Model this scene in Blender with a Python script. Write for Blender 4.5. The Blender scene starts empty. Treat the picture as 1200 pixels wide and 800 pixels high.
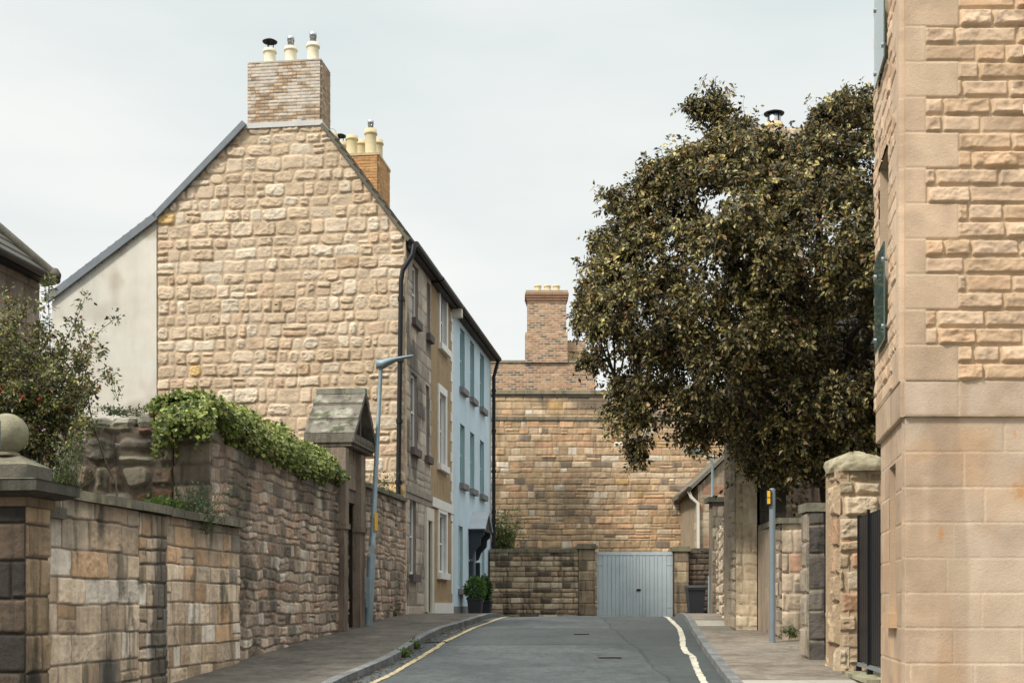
import bpy, math, random
import numpy as np
from mathutils import Vector
R = math.radians
S = bpy.context.scene
COL = S.collection
random.seed(7)

# ------------------------------------------------------------------ camera, sky, sun, exposure
F, CX, HY, EYE = 1500.0, 600.0, 708.0, 1.6        # focal length in photo pixels, centre column, horizon row, eye height
cd = bpy.data.cameras.new('camera'); cam = bpy.data.objects.new('camera', cd); COL.objects.link(cam)
cam.location = (0, 0, EYE); cam.rotation_euler = (R(90), 0, 0)
cd.sensor_width = 36; cd.lens = 36 * F / 1200; cd.shift_y = (HY - 400) / 1200
cd.clip_end = 2000; cd.clip_start = 0.1
S.camera = cam
SUN_EL = 44
TO_SUN = Vector((-0.74 * math.cos(R(SUN_EL)), -0.67 * math.cos(R(SUN_EL)), math.sin(R(SUN_EL)))).normalized()
w = bpy.data.worlds.new('World'); S.world = w; w.use_nodes = True
nt = w.node_tree; nt.nodes.clear()
out = nt.nodes.new('ShaderNodeOutputWorld'); bg = nt.nodes.new('ShaderNodeBackground')
sky = nt.nodes.new('ShaderNodeTexSky'); sky.sky_type = 'NISHITA'; sky.sun_disc = False
sky.sun_elevation = R(SUN_EL); sky.sun_rotation = math.atan2(TO_SUN.x, TO_SUN.y); sky.dust_density = 3
tc = nt.nodes.new('ShaderNodeTexCoord'); mp = nt.nodes.new('ShaderNodeMapping'); mp.inputs['Scale'].default_value = (1.2, 1.2, 4.5)
no = nt.nodes.new('ShaderNodeTexNoise'); no.inputs['Scale'].default_value = 1.3; no.inputs['Detail'].default_value = 5
cr = nt.nodes.new('ShaderNodeValToRGB')
cr.color_ramp.elements[0].position = .38; cr.color_ramp.elements[0].color = (5.75, 6.28, 6.22, 1)
cr.color_ramp.elements[1].position = .64; cr.color_ramp.elements[1].color = (7.3, 7.35, 7.15, 1)
mx = nt.nodes.new('ShaderNodeMixRGB'); mx.inputs[0].default_value = .94
nt.links.new(tc.outputs['Generated'], mp.inputs[0]); nt.links.new(mp.outputs[0], no.inputs['Vector'])
nt.links.new(no.outputs[0], cr.inputs[0]); nt.links.new(sky.outputs[0], mx.inputs[1]); nt.links.new(cr.outputs[0], mx.inputs[2])
sx = nt.nodes.new('ShaderNodeSeparateXYZ'); nt.links.new(tc.outputs['Generated'], sx.inputs[0])
zr_ = nt.nodes.new('ShaderNodeMapRange'); zr_.interpolation_type = 'SMOOTHSTEP'; zr_.inputs[1].default_value = .42; zr_.inputs[2].default_value = .95; zr_.inputs[3].default_value = 1.0; zr_.inputs[4].default_value = 2.9
nt.links.new(sx.outputs[2], zr_.inputs[0]); vs_ = nt.nodes.new('ShaderNodeVectorMath'); vs_.operation = 'SCALE'; nt.links.new(mx.outputs[0], vs_.inputs[0]); nt.links.new(zr_.outputs[0], vs_.inputs['Scale'])
nt.links.new(vs_.outputs[0], bg.inputs[0]); bg.inputs[1].default_value = 0.1
nt.links.new(bg.outputs[0], out.inputs[0])
sd = bpy.data.lights.new('sun', 'SUN'); sd.energy = 2.75; sd.angle = R(9.0); sd.color = (1, .93, .83)
so = bpy.data.objects.new('sun', sd); COL.objects.link(so)
so.rotation_euler = (-TO_SUN).to_track_quat('-Z', 'Y').to_euler()
S.view_settings.view_transform = 'Standard'; S.view_settings.look = 'None'
S.view_settings.exposure = 0.42; S.view_settings.gamma = 1; S.view_settings.use_curve_mapping = False
S.render.engine = 'CYCLES'

# ------------------------------------------------------------------ helpers
def tag(o, label=None, cat=None, group=None, kind=None):
    if label: o['label'] = label
    if cat: o['category'] = cat
    if group: o['group'] = group
    if kind: o['kind'] = kind
    return o
def empty(name, loc, rz=0):
    o = bpy.data.objects.new(name, None); COL.objects.link(o); o.location = loc; o.rotation_euler = (0, 0, rz)
    o.empty_display_size = .2
    return o
def copy_tree(o, parent=None):
    c = o.copy(); COL.objects.link(c)
    if parent: c.parent = parent; c.matrix_parent_inverse = o.matrix_parent_inverse.copy()
    for ch in list(o.children):
        copy_tree(ch, c)
    return c

def hsh(i, j, s):
    n = (i * 374761393 + j * 668265263 + s * 974711 + 12345) & 0xffffffff
    n = ((n ^ (n >> 13)) * 1274126177) & 0xffffffff
    n = n ^ (n >> 16)
    return (n & 0xffff) / 65535.0
def vn(x, y, s=0):
    x = np.asarray(x, float); y = np.asarray(y, float)
    xi = np.floor(x).astype(np.int64); yi = np.floor(y).astype(np.int64)
    fx = x - xi; fy = y - yi; fx = fx * fx * (3 - 2 * fx); fy = fy * fy * (3 - 2 * fy)
    a = hsh(xi, yi, s); b = hsh(xi + 1, yi, s); c = hsh(xi, yi + 1, s); d = hsh(xi + 1, yi + 1, s)
    return (a + (b - a) * fx) * (1 - fy) + (c + (d - c) * fx) * fy
def fbm(x, y, s=0, o=4):
    r = 0; a = .5; t = 0
    for k in range(o):
        r = r + a * vn(x * 2 ** k + 17 * k, y * 2 ** k - 9 * k, s + k); t += a; a *= .5
    return r / t
def ss(x, a, b):
    t = np.clip((x - a) / (b - a), 0, 1); return t * t * (3 - 2 * t)

class Line:
    """a vertical plane: O + d*t + n*off; n points at the viewer's side"""
    def __init__(s, O, d, n):
        s.O = np.array(O, float)[:2]; d = np.array(d, float)[:2]; s.d = d / np.hypot(*d); n = np.array(n, float)[:2]; s.n = n / np.hypot(*n)
    def t(s, px, off=0):
        k = (px - CX) / F; o = s.O + s.n * off
        return (k * o[1] - o[0]) / (s.d[0] - k * s.d[1])
    def z(s, px, py, off=0):
        t = s.t(px, off); Y = s.O[1] + s.n[1] * off + s.d[1] * t
        return EYE + (HY - py) / F * Y
    def p(s, t, o, z):
        t = np.asarray(t, float); o = np.asarray(o, float) + t * 0; z = np.asarray(z, float) + t * 0
        return np.stack([s.O[0] + s.d[0] * t + s.n[0] * o, s.O[1] + s.d[1] * t + s.n[1] * o, z], -1)
    def v(s, t, o, z): return Vector(s.p(float(t), float(o), float(z)))
    def perp(s, t, off=0):     # plane through the point at t, running into the block, facing back along -d
        P = s.p(t, off, 0); return Line(P[:2], -s.n, -s.d)
WORLD = Line((0, 0), (1, 0), (0, 1))
def P(px, py, Y): return Vector(((px - CX) / F * Y, Y, EYE + (HY - py) / F * Y))

class MB:
    def __init__(s): s.v = []; s.f = []; s.c = []; s.m = []; s.sm = []; s.n = 0
    def add(s, V, Fc, col=(.5, .5, .5), mat=0, smooth=False):
        V = np.asarray(V, float).reshape(-1, 3); n = len(V)
        c = np.ones((n, 4)); col = np.asarray(col, float)
        c[:, :3] = col if col.ndim == 1 else col.reshape(-1, 3)
        s.v.append(V); s.c.append(c)
        if isinstance(Fc, np.ndarray):
            k = Fc.shape[1]; s.f.append((Fc + s.n, k)); cnt = len(Fc)
        else:
            for q in Fc: s.f.append((np.array([q]) + s.n, len(q)))
            cnt = len(Fc)
        s.m.append(np.full(cnt, mat)); s.sm.append(np.full(cnt, smooth)); s.n += n
    def box(s, L, t0, t1, o0, o1, z0, z1, col=(.5, .5, .5), mat=0):
        T = [t0, t1, t1, t0] * 2; O = [o0, o0, o1, o1] * 2; Z = [z0] * 4 + [z1] * 4
        s.add(L.p(T, O, Z), [(0, 3, 2, 1), (4, 5, 6, 7), (0, 1, 5, 4), (1, 2, 6, 5), (2, 3, 7, 6), (3, 0, 4, 7)], col, mat)
    def prism(s, L, prof, o0, o1, col=(.5, .5, .5), mat=0, axis='o'):
        """prof: (a,z) polygon extruded along o (a=t) or along t (a=o)"""
        n = len(prof); A = [q[0] for q in prof] * 2; Z = [q[1] for q in prof] * 2; E = [o0] * n + [o1] * n
        V = L.p(A, E, Z) if axis == 'o' else L.p(E, A, Z)
        s.add(V, [tuple(range(n))[::-1], tuple(range(n, 2 * n))] + [(i, (i + 1) % n, n + (i + 1) % n, n + i) for i in range(n)], col, mat)
    def tube(s, pts, rad, seg=10, col=(.5, .5, .5), mat=0, smooth=True, caps=True):
        pts = [Vector(p) for p in pts]; n = len(pts)
        if not hasattr(rad, '__len__'): rad = [rad] * n
        V = []; T = []
        for i in range(n):
            d = (pts[min(i + 1, n - 1)] - pts[max(i - 1, 0)]).normalized(); T.append(d)
        a = T[0].orthogonal().normalized()
        for i in range(n):
            a = (a - T[i] * a.dot(T[i])).normalized(); b = T[i].cross(a)
            for k in range(seg):
                th = 2 * math.pi * k / seg; V.append(pts[i] + (a * math.cos(th) + b * math.sin(th)) * rad[i])
        Fc = [(i * seg + k, i * seg + (k + 1) % seg, (i + 1) * seg + (k + 1) % seg, (i + 1) * seg + k) for i in range(n - 1) for k in range(seg)]
        s.add([tuple(q) for q in V], np.array(Fc), col, mat, smooth)
        if caps:
            s.add([tuple(q) for q in V[:seg]], [tuple(range(seg))[::-1]], col, mat); s.add([tuple(q) for q in V[-seg:]], [tuple(range(seg))], col, mat)
    def lathe(s, c, prof, seg=20, col=(.5, .5, .5), mat=0, smooth=True):
        V = []; n = len(prof)
        for r, z in prof:
            for k in range(seg):
                th = 2 * math.pi * k / seg; V.append((c[0] + r * math.cos(th), c[1] + r * math.sin(th), c[2] + z))
        Fc = [(i * seg + k, i * seg + (k + 1) % seg, (i + 1) * seg + (k + 1) % seg, (i + 1) * seg + k) for i in range(n - 1) for k in range(seg)]
        s.add(V, np.array(Fc), col, mat, smooth)
        s.add(V[:seg], [tuple(range(seg))[::-1]], col, mat); s.add(V[-seg:], [tuple(range(seg))], col, mat)
    def sheet(s, L, t0, t1, z0, z1, field, du=.02, dv=.02, off=0, holes=(), clip=None, skirt=.12, mat=0, smooth=True, zf=None, colf=None):
        us = np.linspace(t0, t1, max(2, int(round(abs(t1 - t0) / du)) + 1)); vs = np.linspace(z0, z1, max(2, int(round((z1 - z0) / dv)) + 1))
        for h in holes:
            us = np.append(us, [h[0], h[1]]); vs = np.append(vs, [h[2], h[3]])
        us = np.unique(np.round(us, 4)); vs = np.unique(np.round(vs, 4))
        us = us[(us >= min(t0, t1) - 1e-4) & (us <= max(t0, t1) + 1e-4)]; vs = vs[(vs >= z0 - 1e-4) & (vs <= z1 + 1e-4)]
        U, V = np.meshgrid(us, vs); H, C = field(U, V); nu, nv = len(us), len(vs)
        Vz = V if zf is None else zf(U, V)
        X = L.p(U, H + off, Vz)
        idx = np.arange(nu * nv).reshape(nv, nu)
        q = np.stack([idx[:-1, :-1], idx[:-1, 1:], idx[1:, 1:], idx[1:, :-1]], -1)
        um = (us[:-1] + us[1:]) / 2; vm = (vs[:-1] + vs[1:]) / 2; UM, VM = np.meshgrid(um, vm); keep = np.ones(UM.shape, bool)
        for h in holes: keep &= ~((UM > h[0]) & (UM < h[1]) & (VM > h[2]) & (VM < h[3]))
        if clip is not None: keep &= clip(UM, VM)
        s.add(X.reshape(-1, 3), q[keep], C.reshape(-1, 3), mat, smooth)
        if skirt:
            for a in (idx[0], idx[-1], idx[:, 0], idx[:, -1]):
                uu = U.reshape(-1)[a]; vv = Vz.reshape(-1)[a]; hh = H.reshape(-1)[a]; cc = C.reshape(-1, 3)[a]; n = len(a)
                vv2 = V.reshape(-1)[a]
                f = np.array([(i, i + 1, n + i + 1, n + i) for i in range(n - 1)])
                if clip is not None:
                    k = clip((uu[:-1] + uu[1:]) / 2, (vv2[:-1] + vv2[1:]) / 2); f = f[k]
                    if len(f) == 0: continue
                s.add(np.concatenate([L.p(uu, hh + off, vv), L.p(uu, hh * 0 + off - skirt, vv)]), f, np.concatenate([cc, cc]), mat, False)
        for h in holes: pass
    def reveal(s, L, h, d, col, mat=0, off=0, front=.01):
        a, b, c, e = h; o0 = off + front; o1 = off - d
        for (T, Z) in (((a, a), (c, e)), ((b, b), (c, e)), ((a, b), (e, e)), ((a, b), (c, c))):
            s.add(L.p([T[0], T[1], T[1], T[0]], [o0, o0, o1, o1], [Z[0], Z[1], Z[1], Z[0]]), [(0, 1, 2, 3)], col, mat)
    def build(s, name, mats, parent=None, origin=None):
        me = bpy.data.meshes.new(name)
        V = np.concatenate(s.v); C = np.concatenate(s.c)
        if parent is not None:
            V = V - np.array(parent_origin(parent))
        me.vertices.add(len(V)); me.vertices.foreach_set('co', V.astype(np.float32).ravel())
        li = np.concatenate([f.ravel() for f, k in s.f]); tot = np.concatenate([np.full(len(f), k) for f, k in s.f])
        me.loops.add(len(li)); me.loops.foreach_set('vertex_index', li.astype(np.int32))
        me.polygons.add(len(tot)); st = np.concatenate([[0], np.cumsum(tot)[:-1]])
        me.polygons.foreach_set('loop_start', st.astype(np.int32)); me.polygons.foreach_set('loop_total', tot.astype(np.int32))
        me.polygons.foreach_set('material_index', np.concatenate(s.m).astype(np.int32))
        me.polygons.foreach_set('use_smooth', np.concatenate(s.sm).astype(bool))
        me.update(calc_edges=True)
        at = me.color_attributes.new('Col', 'FLOAT_COLOR', 'POINT'); at.data.foreach_set('color', C.astype(np.float32).ravel())
        for m in (mats if isinstance(mats, (list, tuple)) else [mats]): me.materials.append(m)
        o = bpy.data.objects.new(name, me); COL.objects.link(o)
        if parent is not None: o.parent = parent
        return o
def parent_origin(p):
    x = Vector((0, 0, 0))
    while p is not None: x += p.location; p = p.parent
    return x
def obj(name, mb, m, parent=None, **k): return tag(mb.build(name, m, parent), **k)
def thing(name, loc, label, cat, group=None): return tag(empty(name, loc), label, cat, group)

# ------------------------------------------------------------------ materials
def mat(name, col=None, rough=.85, var=.12, vs=2.5, bump=.25, bs=35, spec=.25, metal=0, streak=0, dirt=(.03, .028, .022), grain=0, tint=None):
    m = bpy.data.materials.new(name); m.use_nodes = True; t = m.node_tree; N = t.nodes; Lk = t.links
    b = N['Principled BSDF']; b.inputs['Roughness'].default_value = rough; b.inputs['Metallic'].default_value = metal
    b.inputs['Specular IOR Level'].default_value = spec
    tc = N.new('ShaderNodeTexCoord')
    if col is None:
        a = N.new('ShaderNodeAttribute'); a.attribute_name = 'Col'; c0 = a.outputs['Color']
    else:
        a = N.new('ShaderNodeRGB'); a.outputs[0].default_value = (*col, 1); c0 = a.outputs[0]
    if tint:
        tv = N.new('ShaderNodeVectorMath'); tv.operation = 'MULTIPLY'; tv.inputs[1].default_value = tint; Lk.new(c0, tv.inputs[0]); c0 = tv.outputs[0]
    n = N.new('ShaderNodeTexNoise'); n.inputs['Scale'].default_value = vs; n.inputs['Detail'].default_value = 8; n.inputs['Roughness'].default_value = .65
    Lk.new(tc.outputs['Object'], n.inputs['Vector'])
    r = N.new('ShaderNodeMapRange'); r.inputs[1].default_value = .3; r.inputs[2].default_value = .7; r.inputs[3].default_value = 1 - var; r.inputs[4].default_value = 1 + var
    Lk.new(n.outputs[0], r.inputs[0])
    x = N.new('ShaderNodeVectorMath'); x.operation = 'SCALE'; Lk.new(c0, x.inputs[0]); Lk.new(r.outputs[0], x.inputs['Scale']); cur = x.outputs[0]
    if grain:
        g = N.new('ShaderNodeTexNoise'); g.inputs['Scale'].default_value = 160; g.inputs['Detail'].default_value = 3; Lk.new(tc.outputs['Object'], g.inputs['Vector'])
        gr = N.new('ShaderNodeMapRange'); gr.inputs[1].default_value = .3; gr.inputs[2].default_value = .7; gr.inputs[3].default_value = 1 - grain; gr.inputs[4].default_value = 1 + grain
        Lk.new(g.outputs[0], gr.inputs[0]); y = N.new('ShaderNodeVectorMath'); y.operation = 'SCALE'; Lk.new(cur, y.inputs[0]); Lk.new(gr.outputs[0], y.inputs['Scale']); cur = y.outputs[0]
    if streak:
        mp = N.new('ShaderNodeMapping'); mp.inputs['Scale'].default_value = (5, 5, .55); Lk.new(tc.outputs['Object'], mp.inputs[0])
        sn = N.new('ShaderNodeTexNoise'); sn.inputs['Scale'].default_value = 1; sn.inputs['Detail'].default_value = 7; sn.inputs['Roughness'].default_value = .7; Lk.new(mp.outputs[0], sn.inputs['Vector'])
        sr = N.new('ShaderNodeMapRange'); sr.inputs[1].default_value = .48; sr.inputs[2].default_value = .68; sr.inputs[3].default_value = 0; sr.inputs[4].default_value = streak
        Lk.new(sn.outputs[0], sr.inputs[0]); mm = N.new('ShaderNodeMixRGB'); Lk.new(sr.outputs[0], mm.inputs[0]); Lk.new(cur, mm.inputs[1]); mm.inputs[2].default_value = (*dirt, 1); cur = mm.outputs[0]
    Lk.new(cur, b.inputs['Base Color'])
    if bump:
        bn = N.new('ShaderNodeTexNoise'); bn.inputs['Scale'].default_value = bs; bn.inputs['Detail'].default_value = 6; bn.inputs['Roughness'].default_value = .7
        Lk.new(tc.outputs['Object'], bn.inputs['Vector']); bp = N.new('ShaderNodeBump'); bp.inputs['Strength'].default_value = bump; bp.inputs['Distance'].default_value = .02
        Lk.new(bn.outputs[0], bp.inputs['Height']); Lk.new(bp.outputs[0], b.inputs['Normal'])
    return m
def leafmat(name, tr=.3, rough=.45):
    m = bpy.data.materials.new(name); m.use_nodes = True; t = m.node_tree; N = t.nodes; Lk = t.links
    b = N['Principled BSDF']; b.inputs['Roughness'].default_value = rough; b.inputs['Specular IOR Level'].default_value = .4
    a = N.new('ShaderNodeAttribute'); a.attribute_name = 'Col'
    tl = N.new('ShaderNodeBsdfTranslucent'); mxs = N.new('ShaderNodeMixShader'); mxs.inputs[0].default_value = tr
    Lk.new(a.outputs['Color'], b.inputs['Base Color']); Lk.new(a.outputs['Color'], tl.inputs['Color'])
    Lk.new(b.outputs[0], mxs.inputs[1]); Lk.new(tl.outputs[0], mxs.inputs[2]); Lk.new(mxs.outputs[0], N['Material Output'].inputs['Surface'])
    return m
M_STONE = mat('stone_clean', None, .9, .16, 3, 1.0, 24, grain=.14, tint=(.94, .92, .87), streak=.12, dirt=(.22, .18, .13))
M_DIRTY = mat('stone_weathered', None, .92, .25, 2.2, .9, 24, streak=.8, grain=.16)
M_MID = mat('stone_stained', None, .9, .2, 2.5, .5, 34, streak=.35, grain=.14)
M_NEW = mat('sandstone_new', None, .8, .12, 1.8, .4, 45, grain=.12, tint=(.86, .815, .745))
M_PLAIN = mat('painted_render', None, .8, .05, 1.2, .15, 60, streak=.12, dirt=(.22, .24, .24))
M_HARL = mat('harling', None, .95, .12, 4, .8, 60, streak=.3, grain=.2)
M_CEM = mat('cement_render', None, .9, .10, .9, .25, 25, streak=.12, dirt=(.20, .18, .15))
M_BRICK = mat('brick', None, .9, .18, 5, .4, 50, grain=.15)
M_SLATE = mat('slate', None, .75, .25, 3, .5, 18, grain=.15)
M_WHITE = mat('white_paint', (.70, .69, .66), .5, .06, 3, .05)
M_CREAM = mat('cream_paint', (.60, .56, .48), .6, .06, 3, .05)
M_BLACK = mat('black_paint', (.010, .011, .014), .5, .15, 6, .05, spec=.3)
M_DARK = mat('dark_wood', (.03, .024, .02), .6, .2, 6, .2)
M_LEAD = mat('lead_flashing', (.16, .18, .20), .6, .15, 4, .1)
M_POT = mat('clay_pot', None, .85, .12, 6, .15, 40)
M_METAL = mat('galvanised', (.20, .26, .29), .45, .15, 5, .05, spec=.5, metal=.1, streak=.25, dirt=(.10, .12, .12))
M_GPOLE = mat('grey_pole', (.17, .20, .22), .4, .1, 5, .03, spec=.5)
M_STEEL = mat('steel', (.45, .47, .5), .35, .1, 5, 0, metal=.9)
M_YEL = mat('yellow_plastic', (.75, .42, .03), .5, .05, 5, 0)
M_LINE = mat('yellow_line', (.42, .345, .20), .8, .3, 9, .3, 60, grain=.25, streak=.75, dirt=(.10, .10, .095))
M_LINE2 = mat('faded_line', (.54, .505, .41), .8, .25, 9, .3, 60, grain=.25, streak=.6, dirt=(.12, .12, .11))
M_WOOD = mat('branch_bark', None, .9, .2, 8, .5, 30)
M_LEAF = leafmat('leaf', .22, .42); M_IVY = leafmat('ivy_leaf', .25, .4)
M_FLOWER = leafmat('petal', .3, .6)
M_BIN = mat('bin_plastic', (.022, .026, .034), .45, .1, 5, .05, spec=.5)
M_CURTAIN = mat('curtain', (.45, .46, .46), .9, .1, 4, 0)
def glass():
    m = bpy.data.materials.new('window_glass'); m.use_nodes = True; b = m.node_tree.nodes['Principled BSDF']
    b.inputs['Base Color'].default_value = (.05, .06, .065, 1); b.inputs['Roughness'].default_value = .06; b.inputs['Specular IOR Level'].default_value = .8
    return m
M_GLASS = glass()
def clear_glass():
    m = bpy.data.materials.new('clear_glass'); m.use_nodes = True; N = m.node_tree.nodes; b = N['Principled BSDF']
    b.inputs['Base Color'].default_value = (.22, .34, .31, 1); b.inputs['Roughness'].default_value = .03; b.inputs['Transmission Weight'].default_value = .7
    b.inputs['IOR'].default_value = 1.45
    return m
M_CLEAR = clear_glass()

# ------------------------------------------------------------------ masonry fields
def lin(*c): return np.array([((x / 255) / 12.92 if x < 10 else ((x / 255 + .055) / 1.055) ** 2.4) for x in c])
def palette(items):
    cols = np.array([i[0] for i in items]); w = np.array([i[1] for i in items], float); return cols, w / w.sum()
def masonry(seed, rh, cw, joint=.012, edge=.03, rc=.03, depth=.04, off=.01, tilt=.06, rough=.012, rfreq=9, warp=.02, wfreq=2.5,
            split=.15, pal=None, mortar=(.4, .3, .2), var=.12, quoins=None, bond=False, base=0, mdepth=.004, tint=None, jit=.5):
    def field(U, V):
        rng = np.random.default_rng(seed); H = np.zeros(U.shape); C = np.zeros(U.shape + (3,))
        Uw = U + warp * (2 * fbm(U * wfreq, V * wfreq, seed + 5, 3) - 1); Vw = V + warp * .8 * (2 * fbm(U * wfreq + 40, V * wfreq, seed + 9, 3) - 1)
        z0, z1, u0, u1 = base, V.max() + 1, U.min() - 1, U.max() + 1
        ed = [z0 - 2 * rh[1]]
        while ed[-1] < z1: ed.append(ed[-1] + rng.uniform(*rh))
        ed = np.array(ed); ri = np.clip(np.searchsorted(ed, Vw) - 1, 0, len(ed) - 2)
        cols, wts = pal
        rn = 2 * fbm(U * rfreq, V * rfreq, seed + 20, 4) - 1; rn = rn * .7 + .45 * (1 - 2 * np.abs(2 * fbm(U * rfreq * .9 + 7, V * rfreq * 1.3, seed + 25, 3) - 1)); mo = fbm(U * 14, V * 14, seed + 33, 3)
        for r in range(len(ed) - 1):
            rb = np.random.default_rng(seed * 1000 + r)
            if bond: ce = np.arange(u0 - cw[1] * (.5 * (r % 2) + 1), u1 + cw[1], cw[1])
            else:
                ce = [u0 - rb.uniform(0, cw[1])]
                while ce[-1] < u1: ce.append(ce[-1] + rb.uniform(*cw))
                ce = np.array(ce)
            if quoins:
                for (qu, sgn, wl, wsn) in quoins:      # corner at u=qu, wall on side sgn
                    wq = (wl, wsn)[(r // 1) % 2]; a, b = sorted((qu, qu + sgn * wq))
                    ce = ce[(ce < a - .08) | (ce > b + .08)]; ce = np.sort(np.append(ce, [a, b]))
            n = len(ce) - 1
            m = ri == r
            if not m.any(): continue
            u = Uw[m]; v = Vw[m]; ci = np.clip(np.searchsorted(ce, u) - 1, 0, n - 1)
            sp = rb.random(n) < split; pos = rb.uniform(.38, .62, n); vs_ = (rb.random(n) < .5) if (ed[r + 1] - ed[r]) > .18 else np.ones(n, bool)
            a = ce[ci]; b = ce[ci + 1]; c = np.full(len(u), ed[r]); d = np.full(len(u), ed[r + 1]); sub = np.zeros(len(u), int)
            s_h = sp[ci] & ~vs_[ci]; s_v = sp[ci] & vs_[ci] & ((b - a) > .3)
            zc = c + (d - c) * pos[ci]; up = s_h & (v > zc); lo = s_h & ~(v > zc); c = np.where(up, zc, c); d = np.where(lo, zc, d)
            uc = a + (b - a) * pos[ci]; rt = s_v & (u > uc); lf = s_v & ~(u > uc); a = np.where(rt, uc, a); b = np.where(lf, uc, b); sub = (up | rt).astype(int)
            du = np.minimum(u - a, b - u); dv = np.minimum(v - c, d - v)
            k1 = rb.random((2, n)); k2 = rb.random((2, n)); k3 = rb.random((2, n)); k4 = rb.random((2, n)); ks = rb.random((2, n))
            pick = np.searchsorted(np.cumsum(wts), ks * .9999); g = (sub, ci)
            rcc = np.minimum(rc * (.5 + k1[g]), np.minimum(b - a, d - c) * .45)
            dx = np.maximum(rcc - du, 0); dy = np.maximum(rcc - dv, 0)
            dist = np.where((dx > 0) & (dy > 0), rcc - np.hypot(dx, dy), np.minimum(du, dv))
            pr = ss(dist, joint / 2, joint / 2 + edge * (.6 + .8 * k2[g]))
            ul = (u - (a + b) / 2); vl = (v - (c + d) / 2)
            h = depth * (.75 + jit * k3[g]) + off * (k4[g] - .5) + tilt * ((k1[g] - .5) * ul + (k2[g] - .5) * vl) + rough * rn[m] * (.4 + 1.2 * k3[g])
            H[m] = pr * np.maximum(h, mdepth) + (1 - pr) * mdepth * (mo[m])
            col = cols[pick[g]] * (1 + var * 2 * (k4[g] - .5))[:, None] * (1 + .25 * rn[m])[:, None]
            pc = ss(dist, joint * .35, joint * .9 + .004)[:, None]
            C[m] = col * pc + (np.array(mortar) * (.8 + .4 * mo[m])[:, None]) * (1 - pc)
        if tint is not None: C = tint(U, V, C)
        return H, np.clip(C, 0.003, .95)
    return field
def plain(col, amp=.004, f=1.5, seed=3, colvar=.05, tint=None):
    def field(U, V):
        n = fbm(U * f, V * f, seed, 4); H = amp * (2 * n - 1) + amp
        C = np.array(col)[None, None, :] * (1 + colvar * (2 * fbm(U * .8, V * .8, seed + 3, 4) - 1))[..., None]
        if tint is not None: C = tint(U, V, C)
        return H, C
    return field
def dirtband(amount, z0, z1, col, seed=1, f=(3, .7)):
    def t(U, V, C):
        k = amount * np.clip(ss(V, z0, z1) * 1.1 + .5 * (fbm(U * f[0], V * f[1], seed, 4) - .5) * 2 - .1, 0, 1)
        return C * (1 - k[..., None]) + np.array(col) * k[..., None]
    return t
def patches(col, amount, f, thr, seed, fv=None):
    def t(U, V, C):
        k = amount * ss(fbm(U * f, V * (fv or f), seed, 4), thr, thr + .12); return C * (1 - k[..., None]) + np.array(col) * k[..., None]
    return t
def chain(*ts):
    def t(U, V, C):
        for q in ts: C = q(U, V, C)
        return C
    return t

# ------------------------------------------------------------------ ground
GY = [-40, 0, 28, 30, 32, 34, 38, 43, 60, 400]; GZ = [-2.4, -.2, 1.335, 1.385, 1.385, 1.345, 1.25, 1.10, .9, .9]
def zg(Y): return np.interp(Y, GY, GZ)
def strip(name, ys, xa, xb, dz, m, nx=6, camber=0, kerb=None, label=None, **k):
    mb = MB(); ys = np.array(ys, float); XA = xa(ys); XB = xb(ys); s = np.linspace(0, 1, nx)
    X = XA[:, None] * (1 - s) + XB[:, None] * s; Y = np.repeat(ys[:, None], nx, 1)
    Z = zg(Y) + dz + camber * (1 - (2 * s[None] - 1) ** 2) + .006 * (fbm(X * 1.3, Y * 1.3, 4, 3) - .5)
    idx = np.arange(len(ys) * nx).reshape(len(ys), nx); q = np.stack([idx[:-1, :-1], idx[:-1, 1:], idx[1:, 1:], idx[1:, :-1]], -1).reshape(-1, 4)
    mb.add(np.stack([X, Y, Z], -1).reshape(-1, 3), q, (.1, .1, .1), 0, True)
    if kerb:
        for j in (0, nx - 1):
            a = np.stack([X[:, j], Y[:, j], Z[:, j]], -1); b = a - np.array([0, 0, kerb]); n = len(ys)
            mb.add(np.concatenate([a, b]), np.array([(i, i + 1, n + i + 1, n + i) for i in range(n - 1)]), (.1, .1, .1), 0)
    return tag(mb.build(name, m), kind='structure')
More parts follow.
